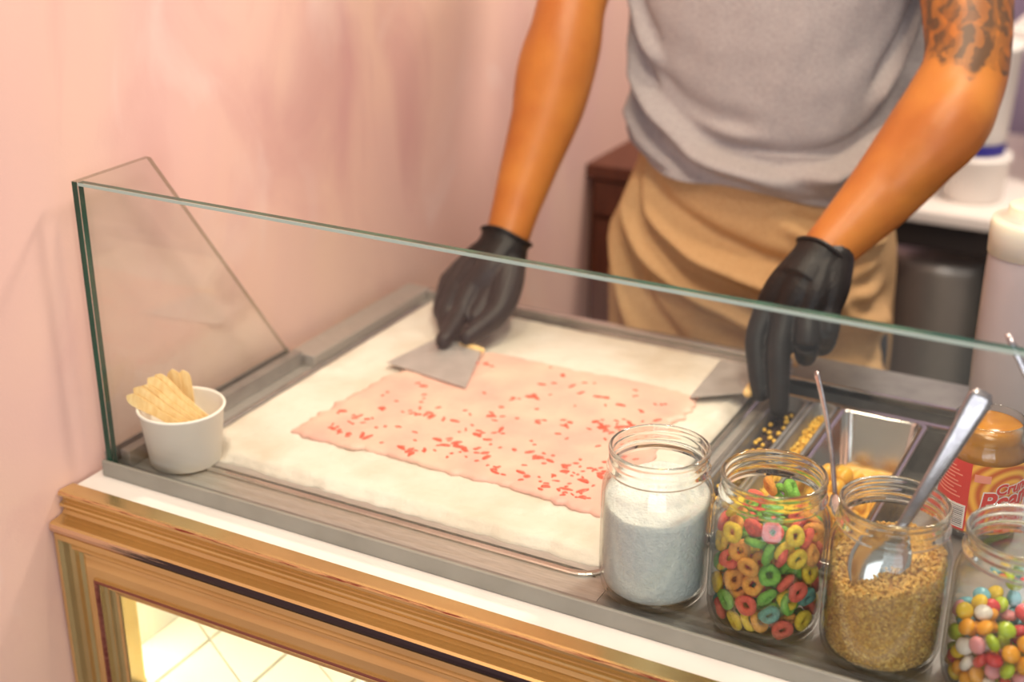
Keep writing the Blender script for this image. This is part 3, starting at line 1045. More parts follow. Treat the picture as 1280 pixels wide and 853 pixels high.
rp, rn = untangle(np.array(rp), np.array(rn), True, 0.0055, 0.0032, 31)
for p, nv_ in zip(rp, rn):
    cname = CER[g.choice(5, p=[0.28, 0.28, 0.21, 0.17, 0.06])][0]
    o = bpy.data.objects.new('cereal_ring', cer_mesh[cname][g.integers(2)])
    COL.objects.link(o)
    o.location = (JARS[1][0] + p[0], JARS[1][1] + p[1], JZ + p[2])
    o.rotation_euler = frame_from_normal(nv_, g.uniform(0, 6))
    s = g.uniform(0.96, 1.02)
    o.scale = (s, s, s)
    tag(o, cname + ' cereal ring among the mixed rings in the glass jar', 'cereal', 'cereal rings in the jar')

CAN = [('yellow-green', S(172, 190, 30)), ('orange', S(240, 160, 30)), ('pink', S(232, 150, 156)), ('red', S(212, 62, 62)), ('pale blue', S(122, 190, 204)), ('white', S(240, 228, 214)), ('brown', S(132, 104, 60)), ('yellow', S(236, 196, 40))]
vv, ff = lathe_data([(0, -0.0038)] + [(0.0062 * math.cos(a) ** 0.8, 0.0038 * math.sin(a)) for a in np.linspace(-PI / 2, PI / 2, 9)[1:-1]] + [(0, 0.0038)], 18)
can_mesh = {}
for cname, c in CAN:
    me = bpy.data.meshes.new('candy')
    me.from_pydata(vv, [], ff)
    for p in me.polygons: p.use_smooth = True
    me.materials.append(mat('candy_' + cname.replace(' ', '_'), c, None, rough=0.22))
    can_mesh[cname] = me
pts = pack(250, 0.0052, 0.074, seed=9)
rp, rn = [], []
for x, y, z in pts:
    rr = math.hypot(x, y)
    if rr < RI - 0.016 and z < 0.062: continue
    a = math.atan2(y, x)
    nrm = Vector((g.normal(0, 0.5) + 0.8 * math.cos(a), g.normal(0, 0.5) + 0.8 * math.sin(a), g.normal(0.4, 0.6))).normalized()
    rad = Vector((math.cos(a), math.sin(a), 0))
    ext = math.sqrt((0.0062 ** 2) * (1 - nrm.dot(rad) ** 2) + (0.0038 ** 2) * nrm.dot(rad) ** 2)
    lim = RI - ext - 0.0006
    if rr > lim or rr > RI - 0.011:
        x, y = x * lim / rr, y * lim / rr
    rp.append((JS * x, JS * y, JH * max(z, 0.0145))); rn.append(tuple(nrm))
rp, rn = untangle(np.array(rp), np.array(rn), False, 0.00645, 0.0040, 33)
for p, nv_ in zip(rp, rn):
    cname = CAN[g.choice(8, p=[0.18, 0.17, 0.16, 0.14, 0.13, 0.09, 0.04, 0.09])][0]
    o = bpy.data.objects.new('candy', can_mesh[cname])
    COL.objects.link(o)
    o.location = (JARS[3][0] + p[0], JARS[3][1] + p[1], JZ + p[2])
    o.rotation_euler = frame_from_normal(nv_, 0)
    o.scale = (1.04, 1.04, 1.04)
    tag(o, cname + ' sugar-coated button candy in the glass jar', 'candy', 'candies in the jar')

# chopped nuts: core heap + loose grains in one mesh
nut_top = lambda x, y: min(0.082 + 0.9 * (RI - math.hypot(x, y)), nut_raw(x, y))
nut_raw = lambda x, y: 0.0780 + 0.20 * y - 0.010 * math.exp(-((x + 0.012) ** 2 + (y + 0.026) ** 2) / 0.0004) + 0.004 * nz(x, y, 2, 60) - 0.10 * (-x if x < 0 else 0.0) + 0.05 * x
core = heap('chopped_nuts', *JARS[2], lambda x, y: nut_top(x, y) - 0.0012, 'golden chopped nuts heaped in the glass jar around the spoon', 'nuts', M['nutcore'], 'stuff')
for vtx in core.data.vertices:
    vtx.co.x *= 0.965; vtx.co.y *= 0.965
vv, ff = [], []
octa = [(1, 0, 0), (-1, 0, 0), (0, 1, 0), (0, -1, 0), (0, 0, 1), (0, 0, -1)]
of = [(0, 2, 4), (2, 1, 4), (1, 3, 4), (3, 0, 4), (2, 0, 5), (1, 2, 5), (3, 1, 5), (0, 3, 5)]
for q in range(5200):
    if q < 3900:
        a = g.uniform(0, 2 * PI); r = RI - g.uniform(0.0009, 0.0021)
        zt = nut_top(r * math.cos(a), r * math.sin(a))
        z = g.uniform(0.010, zt)
        r = min(r, 0.0345 + (z - 0.0085) * 0.55)
    else:
        a = g.uniform(0, 2 * PI); r = (RI - 0.002) * math.sqrt(g.uniform(0, 1))
        z = nut_top(r * math.cos(a), r * math.sin(a)) + g.uniform(-0.0008, 0.0014)
    c = Vector((r * math.cos(a), r * math.sin(a), z))
    rot = Matrix.Rotation(g.uniform(0, 6), 3, Vector(g.normal(0, 1, 3)).normalized())
    sc = (g.uniform(0.0010, 0.0020), g.uniform(0.0008, 0.0014), g.uniform(0.0005, 0.0010))
    if q >= 3900: sc = tuple(1.35 * k for k in sc)
    b0 = len(vv)
    for ov in octa:
        p = c + rot @ Vector((ov[0] * sc[0], ov[1] * sc[1], ov[2] * sc[2])) * g.uniform(0.8, 1.2)
        rp = math.hypot(p.x, p.y)
        lim_ = float(jar_wall(p.z * JH)) / JS - 0.0002
        if rp > lim_: p.x *= lim_ / rp; p.y *= lim_ / rp
        p.z = max(p.z, 0.0068)
        vv.append(p)
    ff += [tuple(b0 + k for k in fc) for fc in of]
ng = mesh_obj('nut_grain', vv, ff, M['nut'], core, smooth=False)
ng['kind'] = 'stuff'

# ------------------------------------------------------------------ spoons
def spoon(name, tip, top, label, bowl_len=0.062, bowl_w=0.021, hw0=0.0035, hw1=0.0075, thick=0.0016, face=(0.2, -1, 0.2), mat_=None, bowl=True, curve=0.004, wear=False):
    """tip = end of bowl, top = end of handle; face = side the hollow looks to"""
    tip, top = Vector(tip), Vector(top)
    L = (top - tip).length
    ax = (top - tip).normalized()
    nf = Vector(face); nf = (nf - ax * nf.dot(ax)).normalized()
    sd = ax.cross(nf).normalized()
    rt = empty(name, tip)
    def place(s, w, d):
        return tip + ax * s + sd * w + nf * d
    # handle
    rings = []
    N = 22
    s0 = bowl_len * 0.94 if bowl else 0.0
    for i in range(N + 1):
        t = i / N
        s = s0 + (L - s0) * t
        w = hw0 + (hw1 - hw0) * t ** 1.3
        if t > 0.95: w *= max(0.55, 1 - ((t - 0.95) / 0.05) ** 2 * 0.4)
        d = curve * math.sin(PI * t)
        th = thick * (1.25 - 0.4 * t)
        ring = []
        for k in range(10):
            a = 2 * PI * k / 10
            ca, sa = math.cos(a), math.sin(a)
            ring.append(place(s, w * math.copysign(abs(ca) ** 0.6, ca), d + th * math.copysign(abs(sa) ** 0.7, sa)))
        rings.append(ring)
    h = mesh_obj('handle', *loft_data(rings), mat_ or M['spoon'])
    fix_normals(h); P(h, rt)
    if bowl:
        nu, nv = 18, 10
        vv, ff = [], []
        for sgn in (0, 1):
            for i in range(nu + 1):
                t = i / nu
                w = bowl_w * (math.sin(PI * min(1, t * 0.97 + 0.0)) ** 0.62) * (1.05 - 0.15 * t) if 0 < t < 1 else 0.002
                w = max(w, 0.0028)
                for k in range(nv + 1):
                    q = -1 + 2 * k / nv
                    dep = -0.0085 * (1 - q * q) * math.sin(PI * min(max(t, 0.0), 1.0)) ** 0.7
                    vv.append(place(bowl_len * t, w * q, dep - 0.001 * sgn))
        W = nv + 1; off = (nu + 1) * W
        for i in range(nu):
            for k in range(nv):
                a = i * W + k
                ff.append((a, a + 1, a + W + 1, a + W))
                ff.append((off + a, off + a + W, off + a + W + 1, off + a + 1))
        for i in range(nu):
            for k in (0, nv):
                a, b = i * W + k, (i + 1) * W + k
                ff.append((a, b, off + b, off + a))
        bl = mesh_obj('bowl', vv, ff, mat_ or M['steel_shiny'])
        fix_normals(bl); P(bl, rt)
    tag(rt, label, 'spoon')
    return rt
spoon('serving_spoon', (0.7050, 0.0275, 0.054), (0.7655, 0.062, 0.2145), 'steel spoon with a wide worn handle standing in the jar of chopped nuts', bowl_len=0.060, bowl_w=0.0215, hw0=0.0040, hw1=0.0092, face=(0.25, -1, 0.25))
spoon('slim_spoon', (0.6355, 0.262, -0.048), (0.5845, 0.310, 0.094), 'slim steel spoon leaning in the deep pan of mango', bowl_len=0.045, bowl_w=0.016, hw0=0.0022, hw1=0.0036, face=(0.5, 1, 0.3))
spoon('slim_spoon', (0.9165, 0.050, 0.034), (0.776, 0.050, 0.263), 'slim steel spoon leaning out of the empty jar, handle crossing before the squeeze bottle', bowl_len=0.045, bowl_w=0.014, hw0=0.0022, hw1=0.0026, face=(0.3, -1, 0.3))

# ------------------------------------------------------------------ toppings in pans
def blob_mesh(name, material, k, sq=0.35, sub=2):
    bm = bmesh.new()
    bmesh.ops.create_icosphere(bm, subdivisions=sub, radius=1)
    for vtx in bm.verts:
        c = vtx.co
        m_ = max(abs(c.x), abs(c.y), abs(c.z))
        vtx.co = c * (1 - sq) + (c / m_) * sq * 0.85
        vtx.co *= 1 + 0.22 * nz(c.x + 5 * k, c.y, c.z, 1.1)
    me = bpy.data.meshes.new(name)
    bm.to_mesh(me); bm.free()
    me.materials.append(material)
    for p in me.polygons: p.use_smooth = True
    return me
mango = [blob_mesh('mango_piece', M['mango'], k) for k in range(4)]
def puree_h(x, y):
    a = min(1, max(0, (0.626 - x) / 0.014)); b = min(1, max(0, (0.372 - y) / 0.03))
    a, b = a * a * (3 - 2 * a), b * b * (3 - 2 * b)
    return -0.057 + 0.028 * a * b + 0.0015 * nz(x, y, 0, 90)
pur = grid_sheet('mango_puree', 22, 60, lambda u, v: (0.5935 + 0.0545 * u, 0.1690 + 0.2660 * v, puree_h(0.5935 + 0.0545 * u, 0.1690 + 0.2660 * v)), M['mango'], -0.0768, loc=(0.62, 0.30, -0.0768))
tag(pur, 'smooth yellow mango puree at the bottom of the deep pan', 'puree', kind='stuff')
q = 0
for iy in range(9):
    for ix in range(4):
        if iy > 6 and ix > 1: continue
        x = 0.5965 + ix * 0.0165 + g.normal(0, 0.0004); y = 0.180 + iy * 0.0275 + g.normal(0, 0.0008)
        o = bpy.data.objects.new('mango_piece', mango[q % 4]); COL.objects.link(o)
        o.location = (x, y, puree_h(x, y) + 0.0045)
        o.scale = (0.0072, 0.0118, 0.0085)
        o.rotation_euler = (g.normal(0, .12), g.normal(0, .12), g.normal(0, .12))
        tag(o, 'yellow mango piece in the deep steel pan', 'mango', 'mango pieces in the pan'); q += 1
def scatter(name, x0, x1, y0, y1, z, n, s0, s1, material, label, cat, lay=0.004):
    vv, ff = [], []
    for _ in range(n):
        c = Vector((g.uniform(x0, x1), g.uniform(y0, y1), z + g.uniform(0, lay)))
        rot = Matrix.Rotation(g.uniform(0, 6), 3, Vector(g.normal(0, 1, 3)).normalized())
        s = g.uniform(s0, s1)
        b0 = len(vv)
        for ov in octa:
            p = c + rot @ Vector(ov) * s * g.uniform(0.6, 1.2)
            vv.append((min(max(p.x, x0), x1), min(max(p.y, y0), y1), max(p.z, z)))
        ff += [tuple(b0 + k for k in fc) for fc in of]
    o = mesh_obj(name, vv, ff, material, smooth=False, loc=((x0 + x1) / 2, (y0 + y1) / 2, z))
    return tag(o, label, cat, kind='stuff')
scatter('cookie_crumbs', 0.5158, 0.5387, 0.1575, 0.4465, -0.0240, 900, 0.002, 0.0040, M['cookie'], 'dark cookie crumbs in the narrow tray beside the cold plate', 'crumbs', 0.007)
scatter('yellow_crumbs', 0.5528, 0.5677, 0.1575, 0.4465, -0.0240, 500, 0.002, 0.0038, M['crumb'], 'yellow crumbs in the trough between tray and deep pan', 'crumbs', 0.008)
ym = [blob_mesh('yellow_bit', M['crumb'], k + 9, 0.2, 1) for k in range(3)]
spots, tries = [], 0
while len(spots) < 46:
    tries += 1
    c = (g.uniform(0.5188, 0.5358), g.uniform(0.168, 0.428))
    loose = 1.0 if tries < 6000 else 0.9
    if all(((c[0] - p[0]) / 0.0056) ** 2 + ((c[1] - p[1]) / 0.0084) ** 2 > loose for p in spots):
        spots.append(c)
    if tries > 20000: break
for k, (bx_, by_) in enumerate(spots):
    o = bpy.data.objects.new('fruit_bit', ym[k % 3]); COL.objects.link(o)
    o.location = (bx_, by_, -0.0140 + g.uniform(0, 0.002))
    s = g.uniform(0.0020, 0.0027); o.scale = (s, s * 1.5, s); o.rotation_euler = (0, 0, g.normal(0, 0.25))
    tag(o, 'small yellow fruit bit lying on the dark crumbs', 'fruit bit', 'yellow bits on the crumbs')

# ------------------------------------------------------------------ paper cup with wooden spoons
cupz = -0.0054
vv, ff = lathe_data([(0.0, 0.004), (0.031, 0.004), (0.0325, 0.0), (0.0335, 0.0), (0.0395, 0.0530), (0.0408, 0.0532), (0.0416, 0.0546), (0.0408, 0.0560), (0.0394, 0.0560), (0.0386, 0.0546), (0.0385, 0.052), (0.0325, 0.0055), (0.0, 0.0055)], 56)
cup = mesh_obj('paper_cup', vv, ff, M['cup'])
fix_normals(cup); cup.location = CU + (cupz,)
tag(cup, 'white paper cup holding wooden spoons at the corner of the glass', 'cup')
def wooden_spoon(base, top, face, w=0.0065, end=0.0088, L=None):
    base, top = Vector(base), Vector(top)
    ax = (top - base).normalized(); L = (top - base).length
    nf = Vector(face); nf = (nf - ax * nf.dot(ax)).normalized(); sd = ax.cross(nf)
    half = []
    for t in np.linspace(0, 1, 26):
        if t < 0.10: wi = w * math.sqrt(max(0.02, 1 - ((0.10 - t) / 0.10) ** 2))
        else:
            k = max(0, (t - 0.55) / 0.45)
            wi = w * 0.85 + (end - w * 0.85) * math.sin(min(1, k * 1.35) * PI / 2)
            if t > 0.88: wi *= math.sqrt(max(0.015, 1 - ((t - 0.88) / 0.12) ** 2))
        half.append((t * L, wi))
    vv = []
    for d in (-0.0007, 0.0007):
        for s, wi in half: vv.append(base + ax * s + sd * wi + nf * d)
        for s, wi in reversed(half): vv.append(base + ax * s - sd * wi + nf * d)
    n = 2 * len(half)
    ff = [tuple(range(n)), tuple(range(n, 2 * n))] + [(k, (k + 1) % n, n + (k + 1) % n, n + k) for k in range(n)]
    o = mesh_obj('wooden_spoon', vv, ff, M['wood'], smooth=False, loc=tuple(base))
    return fix_normals(o)
cx, cy = CU
up_lab = 'pale wooden ice cream spoon standing upright at the back of the paper cup'
ln_lab = 'pale wooden ice cream spoon in the bundle leaning over the rim of the paper cup'
for dx, a in ((0.0, 0.10), (0.008, -0.16)):
    o = wooden_spoon((cx - 0.006 + dx, cy + 0.010 + dx * 0.75, 0.0040), (cx - 0.022 + dx * 1.1, cy + 0.0165 + dx * 0.55, 0.0785 - dx * 0.1), (0.35, -1, 0.15), w=0.0060, end=0.0066); o.location.z -= 0.003
    tag(o, up_lab, 'wooden spoon', 'upright wooden spoons in the cup')
for k in range(5):
    jit = -0.004 + (0.0, 0.0022, -0.0012, 0.0016, -0.0006)[k]
    o = wooden_spoon((cx + 0.024 + 0.0015 * k, cy - 0.010 + 0.0036 * k, 0.028 + 0.0022 * k), (cx - 0.0400 + 0.0030 * k, cy - 0.0275 + 0.0068 * k, 0.0660 + 0.0034 * k + jit), (0.34, -0.86, 0.30), w=0.0044, end=0.0056)
    tag(o, ln_lab, 'wooden spoon', 'leaning wooden spoons in the cup')

# ------------------------------------------------------------------ squeeze bottle
SB = (0.728, 0.5185, -0.008)
sb = empty('squeeze_bottle', SB)
tag(sb, 'tall translucent white squeeze bottle with a little cream inside', 'bottle')
vv, ff = lathe_data([(0, 0), (0.026, 0.0), (0.0325, 0.002), (0.0365, 0.009), (0.0385, 0.022), (0.0395, 0.06), (0.0392, 0.150), (0.0385, 0.180), (0.0360, 0.1855), (0.0345, 0.1900), (0.0330, 0.190), (0.0345, 0.184), (0.0372, 0.178), (0.0378, 0.15), (0.0380, 0.06), (0.037, 0.022), (0.034, 0.008), (0.03, 0.004), (0, 0.003)], 48)
o = mesh_obj('bottle_body', vv, ff, M['bottle'], sb); fix_normals(o)
vv, ff = lathe_data([(0, 0.0045), (0.029, 0.0052), (0.0335, 0.010), (0.0362, 0.022), (0.0368, 0.034), (0, 0.0345)], 40)
o = mesh_obj('cream', vv, ff, M['cream'], sb); fix_normals(o)
vv, ff = lathe_data([(0.0392, 0.176), (0.0400, 0.176), (0.0402, 0.205), (0.0385, 0.2105), (0.026, 0.2125), (0.0255, 0.222), (0.0235, 0.2245), (0.012, 0.2255), (0.0085, 0.237), (0.0045, 0.262), (0.0038, 0.285), (0.0028, 0.285), (0.0028, 0.262), (0.007, 0.236), (0.0105, 0.223), (0.036, 0.209), (0.0392, 0.200), (0.0392, 0.176)], 48)
o = mesh_obj('cap', vv, ff, M['bottlecap'], sb); fix_normals(o)

# ------------------------------------------------------------------ peanut spread jar
PB = (0.7450, 0.2780, -0.008)
pb = empty('peanut_spread_jar', PB)
tag(pb, 'jar of golden peanut spread with red and orange paper label behind the jars', 'jar')
RP = 0.0345
vv, ff = lathe_data([(0, 0), (0.028, 0), (0.032, 0.003), (RP, 0.008), (RP, 0.078), (0.0335, 0.084), (0.0300, 0.089), (0.0290, 0.092), (0.0300, 0.094), (0.0290, 0.098), (0.0298, 0.101), (0.0290, 0.106), (0.0275, 0.106), (0.0272, 0.090), (0.031, 0.083), (0.0325, 0.077), (0.0325, 0.010), (0.029, 0.005), (0, 0.005)], 56)
o = mesh_obj('jar_glass', vv, ff, M['jarglass'], pb); fix_normals(o)
vv, ff = lathe_data([(0, 0.006), (0.028, 0.006), (0.0318, 0.011), (0.0320, 0.077), (0.0305, 0.0825), (0.0268, 0.0895), (0.0268, 0.100), (0, 0.098)], 48)
o = mesh_obj('peanut_spread', vv, ff, M['peanut'], pb); fix_normals(o)
TH0 = math.atan2(-0.838 - PB[1], 0.885 - PB[0])        # direction from the jar to the customer side
def on_label(t, z, r):
    a = TH0 + t
    return (r * math.cos(a), r * math.sin(a), z)
def label_patch(name, t0, t1, z0, z1, r, material, parent=pb, n=24, zfun=None):
    vv, ff = [], []
    for i in range(n + 1):
        t = t0 + (t1 - t0) * i / n
        vv += [on_label(t, z0, r), on_label(t, z1, r), on_label(t, z1, r - 0.0002), on_label(t, z0, r - 0.0002)]
    for i in range(n):
        a = 4 * i
        for k in range(4):
            ff.append((a + k, a + (k + 1) % 4, a + 4 + (k + 1) % 4, a + 4 + k))
    ff += [(0, 1, 2, 3), (4 * n, 4 * n + 3, 4 * n + 2, 4 * n + 1)]
    o = mesh_obj(name, vv, ff, material, smooth=False)
    fix_normals(o); o.parent = parent
    return o
M['lab_red'] = mat('label_red', S(214, 54, 42), None, rough=0.5)
M['lab_white'] = mat('label_white', S(236, 232, 230), None, rough=0.5)
M['lab_ink'] = mat('label_ink', S(120, 118, 126), None, rough=0.5)
M['lab_pale'] = mat('label_pale_print', S(238, 150, 130), None, rough=0.5)
def swirl_material():
    m = mat('label_orange_swirl', S(240, 150, 40), None, rough=0.45)
    nt = m.node_tree; p = nt.nodes['Principled BSDF']
    tc = nt.nodes.new('ShaderNodeTexCoord')
    mp = nt.nodes.new('ShaderNodeMapping')
    c = on_label(0.75, 0.048, RP)
    mp.inputs['Location'].default_value = (-c[0], -c[1], -c[2])
    w = nt.nodes.new('ShaderNodeTexWave'); w.wave_type = 'RINGS'; w.rings_direction = 'SPHERICAL'
    w.inputs['Scale'].default_value = 36; w.inputs['Distortion'].default_value = 2.4; w.inputs['Detail'].default_value = 1; w.inputs['Detail Scale'].default_value = 0.6
    nt.links.new(tc.outputs['Object'], mp.inputs[0]); nt.links.new(mp.outputs[0], w.inputs['Vector'])
    r = nt.nodes.new('ShaderNodeValToRGB')
    r.color_ramp.elements[0].color = S(206, 92, 16); r.color_ramp.elements[1].color = S(248, 186, 70)
    nt.links.new(w.outputs['Fac'], r.inputs[0]); nt.links.new(r.outputs[0], p.inputs['Base Color'])
    return m
M['swirl'] = swirl_material()
# t grows counter-clockwise seen from above = towards the right of someone at the front
label_patch('front_label', -0.24, 2.0, 0.012, 0.076, RP + 0.0005, M['swirl'])
label_patch('side_label', -1.9, -0.24, 0.012, 0.076, RP + 0.0005, M['lab_red'])
bc = label_patch('barcode', -0.80, -0.28, 0.014, 0.036, RP + 0.0008, M['lab_white'])
for k in range(11):
    z = 0.0155 + k * 0.0018
    label_patch('bar', -0.76, -0.32, z, z + g.uniform(0.0004, 0.0011), RP + 0.0010, M['lab_ink'], parent=bc, n=8)
for k in range(9):
    z = 0.042 + k * 0.0034
    label_patch('fine_print', -1.25, -0.45 - 0.1 * (k % 3), z, z + 0.0010, RP + 0.0008, M['lab_pale'], n=8)
def label_text(body, size, t0, z, material, r, bold=0.0, name='lettering'):
    cu = bpy.data.curves.new('t', 'FONT')
    cu.body = body; cu.size = size; cu.offset = bold; cu.extrude = 0.0001
    ob = bpy.data.objects.new('t', cu); COL.objects.link(ob)
    dg = bpy.context.evaluated_depsgraph_get()
    me = bpy.data.meshes.new_from_object(ob.evaluated_get(dg))
    bpy.data.objects.remove(ob)
    for vtx in me.vertices:
        x, y, zz = vtx.co
        vtx.co = on_label(t0 + (x + 0.10 * y) / RP, z + y + 0.10 * x, r + zz)
    me.materials.clear(); me.materials.append(material)
    o = bpy.data.objects.new(name, me); COL.objects.link(o); o.parent = pb
    o['label'] = 'red lettering with white outline reading ' + body
    return o
for body, size, t0, z in (('Crunchy', 0.0135, 0.36, 0.0500), ('Peanut', 0.0235, 0.03, 0.0345), ('Butter', 0.0200, 0.03, 0.0175)):
    label_text(body, size, t0, z, M['lab_white'], RP + 0.0008, bold=size * 0.075, name='lettering_outline')
    label_text(body, size, t0, z, M['lab_red'], RP + 0.0012, bold=size * 0.03)
em = label_patch('emblem', -0.16, 0.22, 0.0605, 0.0675, RP + 0.0009, M['lab_pale'])

# ------------------------------------------------------------------ scrapers
def scraper(name, edge_l, edge_r, back_l, back_r, label, handle_r=0.0065):
    el, er, bl, br = (Vector(p) for p in (edge_l, edge_r, back_l, back_r))
    nrm = (er - el).cross(bl - el).normalized()
    root = empty(name, (el + er) / 2)
    vv = []
    for d in (-0.0006, 0.0006):
        vv += [el + nrm * d, er + nrm * d, br + nrm * d, bl + nrm * d]
    ff = [(0, 3, 2, 1), (4, 5, 6, 7), (0, 1, 5, 4), (1, 2, 6, 5), (2, 3, 7, 6), (3, 0, 4, 7)]
    b = fix_normals(mesh_obj('blade', vv, ff, M['blade'], smooth=False)); P(b, root)
    h = mesh_obj('handle', *tube_data([bl * 0.45 + br * 0.55, bl * 0.2 + br * 0.8, br], [handle_r] * 3, n=14), M['wood']); fix_normals(h); P(h, root)
    tag(root, label, 'scraper')
    return root
scraper('ice_scraper', (0.118, 0.305, 0.0075), (0.226, 0.288, 0.0075), (0.140, 0.378, 0.0145), (0.200, 0.368, 0.0145), 'flat steel scraper pushed across the pink ice cream by a gloved hand', 0.0035)
scraper('ice_scraper', (0.432, 0.488, 0.0045), (0.440, 0.376, 0.0080), (0.486, 0.474, 0.013), (0.4920, 0.404, 0.013), 'flat steel scraper resting on bare frost under the pointing gloved hand', 0.005)

# ------------------------------------------------------------------ person
PX, PY = 0.365, 0.80
def torso_ring(z, cx, cy, a, b, n=40, p=2.35):
    out = []
    for k in range(n):
        t = 2 * PI * k / n
        c, s = math.cos(t), math.sin(t)
        out.append((cx + a * math.copysign(abs(c) ** (2 / p), c), cy + b * math.copysign(abs(s) ** (2 / p), s), z))
    return out
TOR = [(-0.14, 0.0, 0.0, 0.140, 0.105), (-0.06, 0, 0, 0.142, 0.106), (0.02, 0, -0.003, 0.140, 0.100), (0.10, 0, -0.008, 0.138, 0.096), (0.20, 0, -0.014, 0.144, 0.098),
       (0.32, 0, -0.018, 0.155, 0.104), (0.44, 0, -0.018, 0.172, 0.106), (0.52, 0, -0.012, 0.172, 0.096), (0.575, 0, -0.006, 0.150, 0.075), (0.61, 0, -0.002, 0.090, 0.058)]
tor = loft_data([torso_ring(z, PX + dx, PY + dy, a, b) for z, dx, dy, a, b in TOR])
# arm joints (person's right arm is over the wall side)
AR = [(0.205, 0.800, 0.560), (0.178, 0.755, 0.480), (0.164, 0.690, 0.395), (0.166, 0.650, 0.345), (0.170, 0.622, 0.300), (0.168, 0.592, 0.240), (0.163, 0.555, 0.180), (0.161, 0.522, 0.132), (0.161, 0.500, 0.102), (0.160, 0.480, 0.078)]
ARr = [0.058, 0.052, 0.046, 0.041, 0.0440, 0.0420, 0.0345, 0.0285, 0.0258, 0.025]
AL = [(0.535, 0.800, 0.560), (0.572, 0.765, 0.480), (0.602, 0.705, 0.392), (0.622, 0.655, 0.325), (0.618, 0.630, 0.286), (0.600, 0.602, 0.245), (0.572, 0.560, 0.197), (0.548, 0.522, 0.163), (0.534, 0.495, 0.143), (0.530, 0.485, 0.133)]
ALr = [0.060, 0.054, 0.049, 0.044, 0.0470, 0.0460, 0.0385, 0.0310, 0.0268, 0.0255]
neck = tube_data([(PX, PY, 0.58), (PX, PY - 0.012, 0.66), (PX, PY - 0.03, 0.72)], [0.062, 0.055, 0.052], n=20)
hc = Vector((PX, PY - 0.035, 0.775))
head = [ellipsoid_data(hc, (0.074, 0.094, 0.115)), ellipsoid_data(hc + Vector((0, -0.045, -0.055)), (0.052, 0.045, 0.050)),
        tube_data([hc + Vector((0, -0.088, 0.018)), hc + Vector((0, -0.106, -0.022))], [0.009, 0.014], n=10),
        ellipsoid_data(hc + Vector((0, -0.083, -0.058)), (0.024, 0.010, 0.006)), ellipsoid_data(hc + Vector((0.075, 0.01, -0.01)), (0.010, 0.020, 0.030)), ellipsoid_data(hc + Vector((-0.075, 0.01, -0.01)), (0.010, 0.020, 0.030)),
        ellipsoid_data(hc + Vector((0.03, -0.083, 0.008)), (0.013, 0.010, 0.009)), ellipsoid_data(hc + Vector((-0.03, -0.083, 0.008)), (0.013, 0.010, 0.009))]
musc = [tube_data([(0.159, 0.640, 0.335), (0.156, 0.606, 0.272), (0.158, 0.560, 0.195)], [0.030, 0.036, 0.024], n=18), tube_data([(0.632, 0.642, 0.312), (0.620, 0.602, 0.264), (0.586, 0.560, 0.212)], [0.034, 0.043, 0.031], n=18)]
legs = [tube_data([(PX + s * 0.085, PY, -0.08), (PX + s * 0.09, PY - 0.01, -0.28), (PX + s * 0.095, PY - 0.012, -0.47), (PX + s * 0.098, PY + 0.012, -0.68), (PX + s * 0.10, PY + 0.02, FLOOR_Z + 0.06)], [0.088, 0.078, 0.056, 0.052, 0.036], n=20) for s in (-1, 1)]
feet = [tube_data([(PX + s * 0.10, PY + 0.035, FLOOR_Z + 0.045), (PX + s * 0.105, PY - 0.06, FLOOR_Z + 0.040), (PX + s * 0.115, PY - 0.15, FLOOR_Z + 0.034)], [0.036, 0.038, 0.024], n=16) for s in (-1, 1)]
armR = tube_data(AR, ARr, n=24, sub=6)
armL = tube_data(AL, ALr, n=24, sub=6)
PORG = (PX, PY, FLOOR_Z)
person = remeshed('person', join(tor, armR, armL, *musc, neck, *head, *legs, *feet), M['skin'], 0.0055, smooth=4, loc=PORG)
tag(person, 'person in grey t-shirt, beige apron and black gloves working over the cold plate', 'person')

def folds(th, z, F, GAIN=2.3):
    d = 0
    for t0, z0, t1, z1, bend, w, amp in F:
        t = (th - t0) / (t1 - t0)
        if -0.15 < t < 1.15:
            win = min(1, max(0, (t + 0.15) / 0.3)) * min(1, max(0, (1.15 - t) / 0.3))
            zc = z0 + (z1 - z0) * t + bend * 4 * t * (1 - t)
            q = (z - zc) / w
            d += GAIN * amp * win * win * (math.exp(-q * q) - 0.55 * math.exp(-(q - 1.5) ** 2))
    return d
D = math.radians
